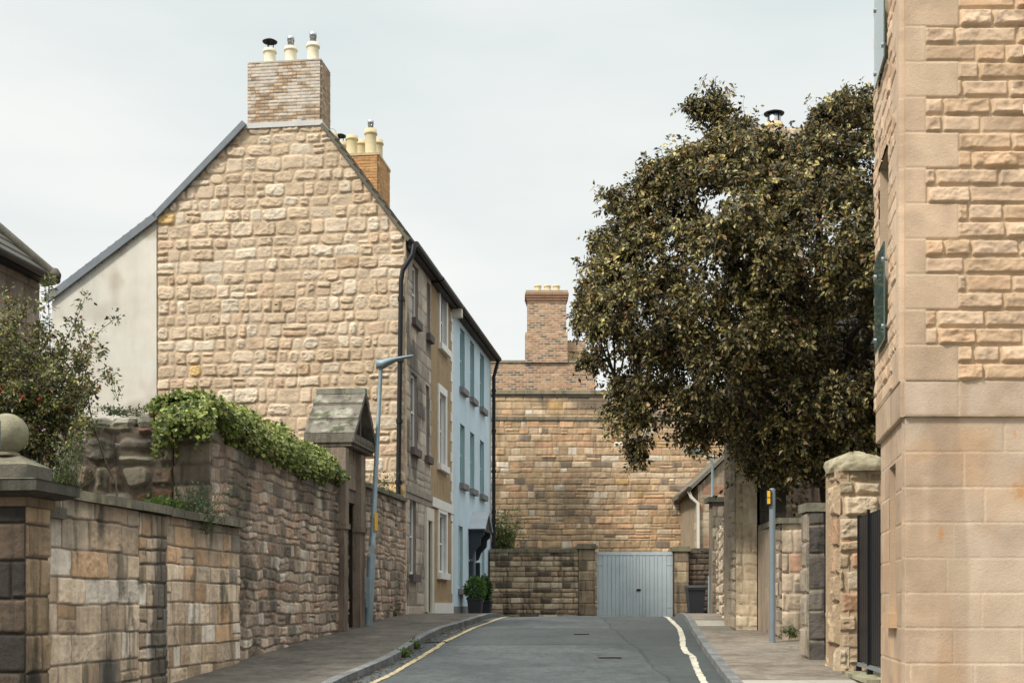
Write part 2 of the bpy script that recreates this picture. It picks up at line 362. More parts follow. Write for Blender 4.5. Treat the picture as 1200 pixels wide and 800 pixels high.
def groundmat(name, col, col2, rough=.9, scale=.6, bump=.5, patchy=None, cracks=None):
    m = bpy.data.materials.new(name); m.use_nodes = True; t = m.node_tree; N = t.nodes; Lk = t.links; b = N['Principled BSDF']
    b.inputs['Roughness'].default_value = rough; b.inputs['Specular IOR Level'].default_value = .25
    g = N.new('ShaderNodeNewGeometry')
    n = N.new('ShaderNodeTexNoise'); n.inputs['Scale'].default_value = scale; n.inputs['Detail'].default_value = 9; n.inputs['Roughness'].default_value = .65
    Lk.new(g.outputs['Position'], n.inputs['Vector'])
    r = N.new('ShaderNodeValToRGB'); r.color_ramp.elements[0].position = .35; r.color_ramp.elements[1].position = .65
    r.color_ramp.elements[0].color = (*col, 1); r.color_ramp.elements[1].color = (*col2, 1); Lk.new(n.outputs[0], r.inputs[0]); cur = r.outputs[0]
    s = N.new('ShaderNodeTexNoise'); s.inputs['Scale'].default_value = 55; s.inputs['Detail'].default_value = 4; Lk.new(g.outputs['Position'], s.inputs['Vector'])
    sr = N.new('ShaderNodeMapRange'); sr.inputs[1].default_value = .3; sr.inputs[2].default_value = .7; sr.inputs[3].default_value = .72; sr.inputs[4].default_value = 1.28; Lk.new(s.outputs[0], sr.inputs[0])
    x = N.new('ShaderNodeVectorMath'); x.operation = 'SCALE'; Lk.new(cur, x.inputs[0]); Lk.new(sr.outputs[0], x.inputs['Scale']); cur = x.outputs[0]
    s2 = N.new('ShaderNodeTexNoise'); s2.inputs['Scale'].default_value = 7; s2.inputs['Detail'].default_value = 5; Lk.new(g.outputs['Position'], s2.inputs['Vector'])
    sr2 = N.new('ShaderNodeMapRange'); sr2.inputs[1].default_value = .35; sr2.inputs[2].default_value = .65; sr2.inputs[3].default_value = .86; sr2.inputs[4].default_value = 1.16; Lk.new(s2.outputs[0], sr2.inputs[0])
    x2 = N.new('ShaderNodeVectorMath'); x2.operation = 'SCALE'; Lk.new(cur, x2.inputs[0]); Lk.new(sr2.outputs[0], x2.inputs['Scale']); cur = x2.outputs[0]
    sep = N.new('ShaderNodeSeparateXYZ'); Lk.new(g.outputs['Position'], sep.inputs[0])
    def band(axis, lo, hi, colour, fac, wob=.25, wsc=1.2):
        nonlocal cur
        wn = N.new('ShaderNodeTexNoise'); wn.inputs['Scale'].default_value = wsc; Lk.new(g.outputs['Position'], wn.inputs['Vector'])
        ad = N.new('ShaderNodeMath'); ad.operation = 'MULTIPLY_ADD'; ad.inputs[1].default_value = wob; Lk.new(wn.outputs[0], ad.inputs[0]); Lk.new(sep.outputs[axis], ad.inputs[2])
        g1 = N.new('ShaderNodeMath'); g1.operation = 'GREATER_THAN'; g1.inputs[1].default_value = lo; Lk.new(ad.outputs[0], g1.inputs[0])
        g2 = N.new('ShaderNodeMath'); g2.operation = 'LESS_THAN'; g2.inputs[1].default_value = hi; Lk.new(ad.outputs[0], g2.inputs[0])
        mu = N.new('ShaderNodeMath'); mu.operation = 'MULTIPLY'; Lk.new(g1.outputs[0], mu.inputs[0]); Lk.new(g2.outputs[0], mu.inputs[1])
        mf = N.new('ShaderNodeMath'); mf.operation = 'MULTIPLY'; mf.inputs[1].default_value = fac; Lk.new(mu.outputs[0], mf.inputs[0])
        mi = N.new('ShaderNodeMixRGB'); Lk.new(mf.outputs[0], mi.inputs[0]); Lk.new(cur, mi.inputs[1]); mi.inputs[2].default_value = (*colour, 1); cur = mi.outputs[0]
    for bd in (patchy or []): band(*bd)
    if cracks:
        for (sc_, wd_, dk_, dist) in cracks:
            cn_ = N.new('ShaderNodeTexNoise'); cn_.inputs['Scale'].default_value = sc_; cn_.inputs['Detail'].default_value = 5; cn_.inputs['Roughness'].default_value = .55; cn_.inputs['Distortion'].default_value = dist; Lk.new(g.outputs['Position'], cn_.inputs['Vector'])
            sb_ = N.new('ShaderNodeMath'); sb_.operation = 'SUBTRACT'; sb_.inputs[1].default_value = .5; Lk.new(cn_.outputs[0], sb_.inputs[0]); ab_ = N.new('ShaderNodeMath'); ab_.operation = 'ABSOLUTE'; Lk.new(sb_.outputs[0], ab_.inputs[0])
            mr_ = N.new('ShaderNodeMapRange'); mr_.inputs[1].default_value = 0; mr_.inputs[2].default_value = wd_; mr_.inputs[3].default_value = dk_; mr_.inputs[4].default_value = 0; Lk.new(ab_.outputs[0], mr_.inputs[0])
            mi_ = N.new('ShaderNodeMixRGB'); Lk.new(mr_.outputs[0], mi_.inputs[0]); Lk.new(cur, mi_.inputs[1]); mi_.inputs[2].default_value = (.028, .03, .03, 1); cur = mi_.outputs[0]
    Lk.new(cur, b.inputs['Base Color'])
    bn = N.new('ShaderNodeTexNoise'); bn.inputs['Scale'].default_value = 45; bn.inputs['Detail'].default_value = 5; Lk.new(g.outputs['Position'], bn.inputs['Vector'])
    bp = N.new('ShaderNodeBump'); bp.inputs['Strength'].default_value = bump; bp.inputs['Distance'].default_value = .015; Lk.new(bn.outputs[0], bp.inputs['Height']); Lk.new(bp.outputs[0], b.inputs['Normal'])
    return m
M_SOIL = groundmat('soil', (.05, .045, .035), (.09, .08, .06))
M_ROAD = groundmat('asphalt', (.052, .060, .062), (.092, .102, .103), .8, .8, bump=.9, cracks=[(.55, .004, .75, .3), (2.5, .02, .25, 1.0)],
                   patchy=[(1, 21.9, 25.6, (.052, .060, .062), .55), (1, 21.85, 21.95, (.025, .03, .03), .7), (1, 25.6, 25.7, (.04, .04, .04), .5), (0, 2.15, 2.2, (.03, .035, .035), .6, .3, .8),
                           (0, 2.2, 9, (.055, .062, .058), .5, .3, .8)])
M_PAVE = groundmat('left_paving', (.072, .064, .053), (.145, .128, .106), .9, 1.3, cracks=[(1.6, .02, .4, 1.0)], patchy=[(1, a, a + .03, (.03, .03, .028), .7, .0, 1) for a in (14.2, 16.4, 18.5, 20.7, 22.9, 25.2, 27.3)])
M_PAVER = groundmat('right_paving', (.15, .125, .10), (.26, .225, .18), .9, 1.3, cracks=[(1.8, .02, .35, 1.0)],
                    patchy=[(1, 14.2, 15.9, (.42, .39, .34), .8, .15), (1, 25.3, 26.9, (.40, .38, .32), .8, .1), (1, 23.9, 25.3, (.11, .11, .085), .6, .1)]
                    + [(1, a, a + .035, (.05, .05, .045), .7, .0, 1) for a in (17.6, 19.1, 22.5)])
M_KERB = groundmat('kerb_stone', (.12, .125, .125), (.20, .205, .20), .85, 2.5, patchy=[(1, a, a + .025, (.03, .03, .03), .8, 0, 1) for a in np.arange(9, 44, .92)])
gmb = MB(); gy = np.array([-60, -40, -20, 0, 10, 20, 28, 30, 32, 34, 38, 43, 50, 60, 120, 400.]); gx = np.array([-300, -60, -20, -8, 0, 8, 20, 60, 300.])
GX, GYY = np.meshgrid(gx, gy); gi = np.arange(GX.size).reshape(GX.shape)
gmb.add(np.stack([GX, GYY, zg(GYY) - .16], -1).reshape(-1, 3), np.stack([gi[:-1, :-1], gi[:-1, 1:], gi[1:, 1:], gi[1:, :-1]], -1).reshape(-1, 4), (.1, .1, .1), 0, True)
tag(gmb.build('ground', M_SOIL), kind='structure')
KL_Y = [-10, 8, 12, 16.3, 18.4, 21.2, 24.9, 26.8, 28.5, 32, 36, 42.2]; KL_X = [-4.3, -2.75, -2.45, -2.07, -1.85, -1.62, -1.33, -.95, -.62, -.35, -.2, .1]
KR_Y = [-10, 8, 12, 16.9, 21.2, 24.9, 28.3, 34, 42.2]; KR_X = [1.0, 2.0, 2.4, 2.77, 3.14, 3.49, 3.83, 4.35, 5.35]
kl = lambda y: np.interp(y, KL_Y, KL_X) - .04 * np.sin(y * .9) ; kr = lambda y: np.interp(y, KR_Y, KR_X)
YS = np.concatenate([np.arange(-8, 12, 1.0), np.arange(12, 42.3, .3)])
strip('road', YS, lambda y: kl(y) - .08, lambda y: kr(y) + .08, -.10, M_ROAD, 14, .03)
LD = np.array([.13, 1.0]); LN = np.array([1, -.13]); LO = (-6.295, 0)
SL = Line(LO, LD, LN)                                    # left street line: garden wall and house fronts
strip('pavement_left', YS, lambda y: -6.295 + .13 * y - .6, lambda y: kl(y) - .13, 0, M_PAVE, 10, 0)
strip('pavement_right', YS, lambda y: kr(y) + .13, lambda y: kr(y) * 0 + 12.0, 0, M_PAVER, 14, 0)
strip('kerb_left', YS, lambda y: kl(y) - .14, kl, .006, M_KERB, 3, .004, .14)
strip('kerb_right', YS, kr, lambda y: kr(y) + .14, .006, M_KERB, 3, .004, .14)
def roadline(name, pts, wd, label):
    ys = np.arange(pts[0][0], pts[-1][0], .07); xs = np.interp(ys, [p[0] for p in pts], [p[1] for p in pts]); wv = wd * (1 + .3 * (fbm(ys * 2, ys * 0, 5, 2) - .5))
    kk = (xs - kl(ys) + .08) / (kr(ys) - kl(ys) + .16); z = zg(ys) - .10 + .03 * (1 - (2 * kk - 1) ** 2) + .009
    mb = MB(); n = len(ys); j_ = np.random.default_rng(len(pts)); a = np.stack([xs - wv / 2 + j_.normal(size=n) * .007, ys, z], -1); b = np.stack([xs + wv / 2 + j_.normal(size=n) * .007, ys, z], -1)
    mb.add(np.concatenate([a, b]), np.array([(i, i + 1, n + i + 1, n + i) for i in range(n - 1)]), (.1, .1, .1), 0)
    tag(mb.build(name, M_LINE if 'left' in name else M_LINE2), kind='structure')
roadline('yellow_line_left', [(9, -2.3), (13, -2.02), (16.3, -1.76), (17.3, -1.62), (18, -1.56), (21.2, -1.27), (22.4, -1.2), (23.7, -1.03), (25.8, -.78), (27.5, -.47), (30, -.2), (34, 0), (40, .3)], .085, '')
roadline('yellow_line_right', [(9, 1.75), (13, 2.1), (16.2, 2.44), (17.5, 2.55), (18.6, 2.66), (19.9, 2.80), (20.5, 2.79), (21.5, 2.87), (23.5, 3.13), (25.7, 3.36), (28.2, 3.5), (33, 3.9), (40, 4.8)], .095, '')

# ------------------------------------------------------------------ LEFT TERRACE
GT = SL.t(474.5, 0)                                       # where the gable stands along the street
T1 = SL.t(504.5, 0); T2 = SL.t(529.7, 0); T3 = SL.t(575, 0)
PROF = [(0, 10.02), (2.76, 13.73), (5.955, 10.68), (8.56, 8.88)]
def roofz(s_): return np.interp(s_, [q[0] for q in PROF], [q[1] for q in PROF])
GB = SL.perp(GT)                                          # gable plane, t = metres left of the corner
def seg_roof(mb, t0, t1, a, b, th=.13, col=(.09, .09, .095), over=.0, matidx=0):
    (s0, z0), (s1, z1) = a, b; L_ = math.hypot(s1 - s0, z1 - z0); ux, uz = (s1 - s0) / L_, (z1 - z0) / L_
    nx, nz = (-uz, ux) if ux * 1 > 0 else (uz, -ux)
    if nz < 0: nx, nz = -nx, -nz
    A = (s0 - ux * over, z0 - uz * over); n = 14; k = L_ + over
    # courses of slates: a stepped slab
    for i in range(n):
        f0, f1 = i / n, (i + 1) / n; lift0, lift1 = .03, .0
        if z1 < z0: f0, f1 = f0, f1
        q0 = (A[0] + ux * k * f0, A[1] + uz * k * f0); q1 = (A[0] + ux * k * f1, A[1] + uz * k * f1)
        lo, hi = (lift0, lift1) if z1 > z0 else (lift1, lift0)
        pr = [(-q0[0], q0[1] + .004 * i * 0), (-q1[0], q1[1]), (-(q1[0] + nx * (th + hi)), q1[1] + nz * (th + hi)), (-(q0[0] + nx * (th + lo)), q0[1] + nz * (th + lo))]
        c = np.array(col) * random.uniform(.85, 1.15)
        mb.prism(SL, pr, t0, t1, c, matidx, axis='t')
def house_solid(mb, t0, t1, prof, front=.3, base=1.0, col=(.3, .27, .23)):
    top = [(-front, roofz(front) - .03)] + [(-s_, z_ - .03) for s_, z_ in prof if s_ > front] ; back = prof[-1][0]
    mb.prism(SL, [(-front, base)] + top + [(-back, base)], t0, t1, col, 0, axis='t')
def window(parent, L, h, frame_m, depth=.14, bars=True, off=0, sash=.07, curtain=True, frame_col=None):
    a, b, c, d = h
    f = MB(); o1, o0 = off - depth, off - depth - .06
    f.box(L, a, a + sash, o0, o1, c, d); f.box(L, b - sash, b, o0, o1, c, d); f.box(L, a + sash, b - sash, o0, o1, d - sash, d); f.box(L, a + sash, b - sash, o0, o1, c, c + sash)
    zm = (c + d) / 2
    f.box(L, a + sash, b - sash, o0 + .005, o1 - .005, zm - .025, zm + .025)
    if bars: f.box(L, (a + b) / 2 - .015, (a + b) / 2 + .015, o0 + .01, o1 - .012, c + sash, zm - .025); f.box(L, (a + b) / 2 - .015, (a + b) / 2 + .015, o0 + .01, o1 - .012, zm + .025, d - sash)
    fo = f.build('window', frame_m, parent)
    g = MB(); om = (o0 + o1) / 2
    g.add(L.p([a + .02, b - .02, b - .02, a + .02], [om] * 4, [c + .02, c + .02, d - .02, d - .02]), [(0, 1, 2, 3)])
    g.build('pane', M_GLASS, fo)
    return fo
def sill(win, L, h, m, col, off=0, out=.10, th=.15, ext=.09, mats=None):
    s_ = MB(); a, b, c, d = h; s_.box(L, a - ext, b + ext, off - .15, off + out, c - th, c + .004, col); return s_.build('sill', m, win)

SAND = palette([((.56, .45, .34), 5), ((.60, .495, .39), 4), ((.52, .41, .30), 3), ((.56, .42, .31), 2), ((.62, .54, .44), 2), ((.60, .42, .20), .18), ((.44, .32, .22), .2)])
# --- stone house
h1 = thing('stone_house', SL.v(GT, 0, 1.3), 'tall house with bumpy pale rubble gable and grey ashlar street front, above the ivy', 'house')
clipz = lambda U, V: (V < roofz(U) - .01) & ~((U > 1.98) & (U < 3.74) & (V > 12.79))
w_ = MB()
w_.sheet(GB, -.02, 5.955, 1.0, 13.4, masonry(11, (.24, .37), (.22, .62), .024, .040, .09, .031, .024, .12, .028, 8, .05, 2.3, .16, SAND, (.54, .42, .305), .10, base=1.0,
         quoins=[(0, 1, .62, .36), (5.955, -1, .45, .3)], mdepth=.014, tint=patches((.42, .32, .22), .35, .7, .55, 71)), .0155, .0155, off=.01, clip=clipz)
# darker weathered quoin edge along the corner belongs to the return face
w_.box(GB, .02, 5.955, -.3, 0, 1.0, 9.9, (.5, .4, .3))
house_solid(w_, GT + .74, T1, PROF[:3]); w_.prism(SL, [(-.3, 1.0), (-.3, roofz(.3) - .03), (-1.97, roofz(1.97) - .03), (-3.76, roofz(3.76) - .03), (-5.955, roofz(5.955) - .03), (-5.955, 1.0)], GT + .06, GT + .738, (.3, .27, .23), 0, axis='t')
GREY = palette([((.36, .305, .255), 5), ((.42, .36, .30), 4), ((.31, .26, .215), 3), ((.46, .38, .30), 1)])
hs = {}
def zz(px, py): return SL.z(px, py, 0)
def H(px0, px1, top, bot, pz=None):
    a, b = SL.t(px0), SL.t(px1); pm = (px0 + px1) / 2
    return [float(round(q, 3)) for q in (a, b, zz(pm, bot), zz(pm, top))]
G_top = [H(482.5, 489.3, 309, 377), H(499.6, 503.4, 334, 392)]
G_mid = [H(481, 488.3, 437, 526), H(498, 502.3, 453, 535)]
G_gr = H(479.5, 486.8, 583, 673)
G_door = H(499, 503.6, 611, 719); G_door[2] = 1.42
for g in (G_top, G_mid):      # same heads and sills along one front
    zt = sum(q[3] for q in g) / 2; zb = sum(q[2] for q in g) / 2
    for q in g: q[2], q[3] = round(zb, 3), round(zt, 3)
holes = G_top + G_mid + [G_gr, G_door]
w_.sheet(SL, GT, T1, 1.1, 9.98, masonry(23, (.30, .36), (.5, .95), .012, .02, .012, .014, .008, .02, .006, 8, .01, 2, .05, GREY, (.20, .17, .14), .16,
         tint=patches((.08, .075, .065), .75, 1.3, .57, 12, .8)), .05, .03, holes=holes, mat=1)
for q in holes: w_.reveal(SL, q, .3, (.25, .21, .18), 1, front=.012)
obj('wall', w_, [M_STONE, M_MID], h1)
for i, q in enumerate(G_top + G_mid + [G_gr]):
    wn = window(h1, SL, q, M_WHITE, .06); sill(wn, SL, q, M_MID, (.12, .10, .09), out=.12, th=.17)
d_ = MB(); d_.box(SL, G_door[0] + .04, G_door[1] - .04, -.28, -.22, G_door[2], G_door[3] - .35); dd = d_.build('door', M_DARK, h1)
d_ = MB(); d_.box(SL, G_door[0] + .04, G_door[1] - .04, -.28, -.24, G_door[3] - .33, G_door[3] - .03); d_.build('fanlight', M_GLASS, dd)
s_ = MB(); a, b, c, d = G_door
s_.box(SL, a - .24, a, -.05, .07, c, d + .02); s_.box(SL, b, b + .24, -.05, .07, c, d + .02); s_.box(SL, a - .24, b + .24, -.05, .075, d + .022, d + .34); s_.box(SL, a - .02, b + .02, -.3, .16, c - .14, c - .004)
s_.build('door_surround', M_CREAM, h1)
s_ = MB(); zc = zz(488, 581); s_.box(SL, GT + .02, T1, -.03, .06, zc, zc + .16, (.3, .26, .22)); s_.box(SL, GT + .02, T1, -.03, .035, zc - .14, zc - .003, (.28, .24, .2)); s_.build('string_course', M_MID, h1)
r_ = MB()
CA = (1.99, roofz(1.99)); CB = (3.75, roofz(3.75))
seg_roof(r_, GT - .10, T1, PROF[0], CA, over=.12, th=.07, col=(.12, .11, .08)); seg_roof(r_, GT + .73, T1, CA, PROF[1], th=.07, col=(.10, .09, .075)); seg_roof(r_, GT + .73, T1, PROF[1], CB, col=(.10, .105, .11)); seg_roof(r_, GT - .10, T1, CB, PROF[2], th=.09, col=(.10, .105, .11))
roof1 = obj('roof', r_, M_SLATE, h1)
v_ = MB()
for a_, b_ in ((CB, PROF[2]),):
    v_.prism(SL, [(-a_[0], a_[1] - .03), (-b_[0], b_[1] - .03), (-b_[0] - .08, b_[1] + .08), (-a_[0] - .08, a_[1] + .08)], GT - .16, GT - .09, (.16, .17, .18), 0, axis='t')
v_.build('verge', M_LEAD, roof1)
ft = MB(); ft.tube([SL.v(GT + .02, .26, 9.88), SL.v(T1, .26, 9.87)], .075, 10); ft.box(SL, GT + .05, T1, .02, .18, 9.80, 9.90); ft.build('gutter', M_BLACK, roof1)
# rear extension with cement render
EXT = (.60, .57, .50)
e_ = MB()
tintE = chain(patches((.36, .31, .245), .8, .65, .50, 61), patches((.60, .59, .54), .5, .8, .55, 67))
e_.sheet(GB, 5.96, 8.56, 1.0, 10.7, plain(EXT, .006, 1.2, 8, .08, tintE), .06, .06, off=.05, clip=lambda U, V: V < roofz(U) - .03)
e_.prism(SL, [(-5.96, 1.0), (-5.96, 10.62), (-8.56, 8.82), (-8.56, 1.0)], GT + .0, GT + 5, EXT, 0, axis='t')
obj('rendered_extension', e_, M_CEM, h1, label='smooth grey cement rendered rear extension under a sloping roof')
r_ = MB(); seg_roof(r_, GT - .10, GT + 5, PROF[2], PROF[3], col=(.10, .105, .11)); er = obj('roof', r_, M_SLATE, h1)
v_ = MB(); a_, b_ = PROF[2], PROF[3]
v_.prism(SL, [(-a_[0] + .05, a_[1] - .03), (-b_[0] - .06, b_[1] - .10), (-b_[0] - .14, b_[1] + .05), (-a_[0], a_[1] + .14)], GT - .16, GT - .09, (.16, .17, .18), 0, axis='t'); v_.build('verge', M_LEAD, er)

POTC = (.62, .54, .36)
def pot(parent, c, h, r=.14, kind='plain', col=POTC):
    m = MB(); m.lathe(c, [(r * 1.08, 0), (r * 1.1, .05), (r * .96, .08), (r * .93, h * .75), (r * .98, h * .8), (r * 1.12, h * .82), (r * 1.12, h * .88), (r * 1.0, h * .9), (r * 1.0, h), (r * .8, h), (r * .8, h - .15)], 18, col)
    po = m.build('chimney_pot', M_POT, parent)
    k = MB()
    if kind == 'cowl':
        for th in (0, 2.1, 4.2): k.tube([(c[0] + .08 * math.cos(th), c[1] + .08 * math.sin(th), c[2] + h - .03), (c[0] + .08 * math.cos(th), c[1] + .08 * math.sin(th), c[2] + h + .2)], .012, 6, mat=0)
        k.lathe((c[0], c[1], c[2] + h + .17), [(.17, 0), (.18, .015), (.10, .06), (.02, .08)], 16); k.build('cowl', M_BLACK, po)
    elif kind == 'flue':
        k.lathe((c[0], c[1], c[2] + h - .02), [(.075, 0), (.075, .17), (.085, .17), (.085, .27), (.06, .28)], 14); k.build('flue_liner', M_STEEL, po)
    elif kind == 'ring':
        pts = [(c[0] + .12 * math.cos(th), c[1], c[2] + h + .12 * math.sin(th) + .03) for th in np.linspace(-.2, math.pi + .2, 12)]; k.tube(pts, .012, 6); k.build('wire_guard', M_STEEL, po)
    return po
BR1 = palette([((.38, .265, .165), 4), ((.44, .31, .20), 3), ((.27, .19, .13), 2), ((.33, .235, .15), 2)])
def chimney(parent, t0, t1, s0, s1, z0, z1, fld, name='chimney', cap=None):
    m = MB(); LF = SL.perp(t0)
    m.sheet(LF, s0, s1, z0, z1, fld, .015, .0125, off=.03, skirt=.03)
    LS = Line(SL.p(0, -s0, 0)[:2], SL.d, SL.n); m.sheet(LS, t0, t1, z0, z1, fld, .02, .0125, off=.03, skirt=.03)
    m.box(SL, t0, t1, -s1, -s0, z0 - 1.4, z1 - .01, (.3, .2, .14))
    if cap: m.box(SL, t0 - .06, t1 + .06, -s1 - .05, -s0 + .05, z1, z1 + .07, cap)
    return m.build(name, M_BRICK, parent)
def whitew(U, V, C):
    row = np.floor((V - 12.8) / .078); colm = np.floor(U / .222 + .5 * (row % 2)); hn = hsh(colm.astype(np.int64), row.astype(np.int64), 3)
    fr = ((V - 12.8) / .078) % 1; fu = (U / .222 + .5 * (row % 2)) % 1; inb = ss(np.minimum(fr, 1 - fr) * .078, .004, .010) 
    k = (.72 * ss(fbm(U * 1.5, V * 1.5, 5, 3) + .55 * (hn - .5) + .16 * (V - 13.5) + .05 * (2.8 - U), .44, .60) * inb)[..., None]
    return C * (1 - k) + np.array((.57, .53, .465)) * k
c1 = chimney(h1, GT, GT + .72, 2.0, 3.74, 12.80, 14.22, masonry(31, (.078, .078), (.222, .222), .014, .008, .004, .010, .004, .01, .002, 20, .0, 2, 0, BR1, (.20, .16, .12), .15, bond=True, base=12.8, tint=whitew))
M_FL = mat('flashing_white', (.50, .50, .48), .7, .1)
f_ = MB(); f_.box(GB, 1.93, 3.82, .035, .075, 12.70, 12.82); f_.box(SL, GT - .034, GT + .75, -1.99, -1.92, 12.6, 12.78); f_.build('flashing', M_FL, c1)
f_ = MB(); f_.box(SL, GT - .02, GT + .74, -3.72, -1.98, 14.222, 14.26, (.4, .36, .3)); f_.build('mortar_cap', M_BRICK, c1)
for s_0, k, hh in ((3.33, 'cowl', .44), (2.82, 'flue', .46), (2.28, 'flue', .52)): pot(c1, SL.v(GT + .36, -s_0, 14.26), hh, .145, k, (.66, .60, .45))
# downpipe on the stone house corner
dp = MB(); pts = [GB.v(-.22, .06, 9.84), GB.v(-.20, .12, 9.6), GB.v(.02, .14, 9.25), GB.v(.06, .14, 9.0)] + [GB.v(.06 + .012 * k * .9, .13, 9.0 - k * .75) for k in range(1, 11)] + [GB.v(.17, .13, 1.40)]
dp.tube(pts, .055, 12)
for k in range(6): q = GB.v(.065 + .02 * k, .13, 8.6 - k * 1.4); dp.tube([q - Vector((0, 0, .05)), q + Vector((0, 0, .05))], .075, 12); dp.box(GB, .0 + .02 * k, .14 + .02 * k, .01, .1, q.z - .02, q.z + .02)
dp.build('downpipe', M_BLACK, h1)
# --- brown harled house
h2 = thing('rendered_house', SL.v(T1, 0, 1.3), 'narrow three storey house in brown roughcast with white margins, between grey stone and blue fronts', 'house')
B_w = [H(514.8, 522, 345, 406), H(513.6, 521, 462, 545), H(513.4, 521.6, 602, 671)]
BROWN = (.36, .26, .155)
w_ = MB(); w_.sheet(SL, T1, T2, 1.1, 9.98, plain(BROWN, .01, 6, 14, .15), .06, .05, holes=B_w, mat=0)
for q in B_w: w_.reveal(SL, q, .3, (.6, .6, .57), 1, front=.0)
house_solid(w_, T1 + .003, T2, PROF[:3], col=BROWN); obj('wall', w_, [M_HARL, M_WHITE], h2)
for q in B_w:
    wn = window(h2, SL, q, M_WHITE, .07); a, b, c, d = q; s_ = MB(); o = .045
    s_.box(SL, a - .17, a, -.02, o, c, d); s_.box(SL, b, b + .17, -.02, o, c, d); s_.box(SL, a - .17, b + .17, -.02, o + .004, d + .002, d + .2); s_.build('window_surround', M_WHITE, wn)
    s_ = MB(); s_.box(SL, a - .2, b + .2, -.02, .12, c - .17, c - .002); s_.build('sill', M_WHITE, wn)
s_ = MB(); zc = zz(516, 597); s_.box(SL, T1 + .02, T2, -.02, .06, zc, zc + .24); s_.build('string_course', M_WHITE, h2)
s_ = MB(); s_.box(SL, T1 + .3, T2 - .01, -.02, .05, 1.1, zz(516, 706)); s_.build('plinth', M_WHITE, h2)
s_ = MB()
for k in range(22): s_.box(SL, T2 - (.34, .2)[k % 2], T2 + .01, -.02, .035, 3.9 + k * .275, 3.9 + k * .275 + .262)
s_.box(SL, T2 - .2, T2 + .01, -.02, .03, 1.9, 3.85); s_.build('quoins', M_WHITE, h2)
r_ = MB(); seg_roof(r_, T1 + .003, T2 + .04, PROF[0], PROF[1], over=.13, col=(.11, .095, .08)); seg_roof(r_, T1 + .003, T2 + .04, PROF[1], PROF[2]); r2 = obj('roof', r_, M_SLATE, h2)
for k in range(7): pass
ft = MB(); ft.tube([SL.v(T1 + .01, .27, 9.86), SL.v(T2, .27, 9.85)], .08, 10); ft.box(SL, T1 + .02, T2, .02, .2, 9.76, 9.88); ft.build('gutter', M_BLACK, r2)
ft = MB(); ft.box(SL, T2 - .2, T2 + .02, .0, .30, 9.55, 9.8); ft.build('eave_bracket', M_CREAM, r2)
BR2 = palette([((.46, .23, .08), 4), ((.52, .28, .10), 3), ((.34, .17, .07), 2)])
tc0 = SL.t(442.5, -2.0)
c2 = chimney(h2, tc0, tc0 + 1.35, 2.0, 3.9, 12.2, 14.0, masonry(37, (.078, .078), (.222, .222), .014, .008, .004, .010, .004, .01, .002, 20, .0, 2, 0, BR2, (.30, .22, .14), .15, bond=True, base=12.2), cap=(.45, .36, .22))
for t_, s_0, k, hh in ((.35, 2.28, 'flue', .78), (1.0, 2.25, 'plain', .72), (.35, 2.82, 'plain', .62), (1.0, 2.72, 'plain', .72), (.35, 3.4, 'ring', .72), (1.0, 3.32, 'cowl', .7)): pot(c2, SL.v(tc0 + t_, -s_0, 14.07), hh, .165, k, (.55, .46, .28))
# --- blue house
h3 = thing('blue_house', SL.v(T2, 0, 1.3), 'pale blue painted three storey house with dark canopied door at the end of the terrace', 'house')
BLUE = (.50, .625, .70)
Zt = [(9.60, 7.86), (6.83, 5.10)]; B_all = []
for zt_, zb_ in Zt:
    for pa, pb in ((539, 544.3), (550.8, 555.5), (562.3, 567)): B_all.append([float(round(SL.t(pa), 3)), float(round(SL.t(pb), 3)), zb_, zt_])
B_g = [float(round(SL.t(537.2), 3)), float(round(SL.t(542), 3)), 2.05, 3.86]; B_g2 = [float(round(SL.t(563.5), 3)), float(round(SL.t(567.5), 3)), 2.05, 3.86]; B_d = [float(round(SL.t(550.5), 3)), float(round(SL.t(556.5), 3)), 1.28, 3.5]
holes = B_all + [B_g, B_g2, B_d]
w_ = MB(); w_.sheet(SL, T2 + .003, T3, 1.55, 9.98, plain(BLUE, .006, 2, 19, .07, patches((.40, .50, .55), .5, .7, .55, 33, .35)), .07, .06, holes=holes)
for q in holes: w_.reveal(SL, q, .3, (.30, .44, .48), 0, front=.005)
w_.box(SL, T2 + .003, T3, -.3, .03, 1.0, 1.552, (.17, .18, .19))
house_solid(w_, T2 + .004, T3 - .004, PROF[:3], col=BLUE); w_.box(SL, T3 - .03, T3, -.31, -.012, 1.5, 9.9, BLUE); obj('wall', w_, M_PLAIN, h3)
M_BWIN = mat('pale_blue_frame', (.33, .47, .50), .5, .05)
for q in B_all + [B_g, B_g2]:
    wn = window(h3, SL, q, M_BWIN if q[3] > 4 else M_WHITE, .08); sill(wn, SL, q, M_MID, (.20, .19, .185), out=.13, th=.16, ext=.12)
d_ = MB(); a, b, c, d = B_d; d_.box(SL, a + .02, b - .02, -.26, -.2, c, d - .02); d_.box(SL, a + .15, b - .15, -.2, -.18, c + .2, c + .9); d_.box(SL, a + .15, b - .15, -.2, -.18, c + 1.1, d - .25); d_.build('door', mat('dark_blue_paint', (.03, .04, .055), .35, .1, spec=.5), h3)
cn = MB(); dk = mat('canopy_dark', (.03, .038, .05), .45, .1); zc = 3.80
for t_ in (a - .16, b + .16):
    cn.prism(SL, [(0.02, zc), (.46, zc), (.46, zc - .12), (.36, zc - .22), (.34, zc - .42), (.17, zc - .6), (.10, zc - .8), (.02, zc - .85)], t_ - .06, t_ + .06, axis='t')
    cn.box(SL, t_ - .09, t_ + .09, .0, .13, 1.2, zc - .9)
cn.box(SL, a - .3, b + .3, .0, .48, zc, zc + .09)
cn.prism(SL, [(a - .26, zc + .09), ((a + b) / 2, zc + .55), (b + .26, zc + .09)], .42, .46)
pc = cn.build('door_canopy', dk, h3)
cr_ = MB()
tm = (a + b) / 2
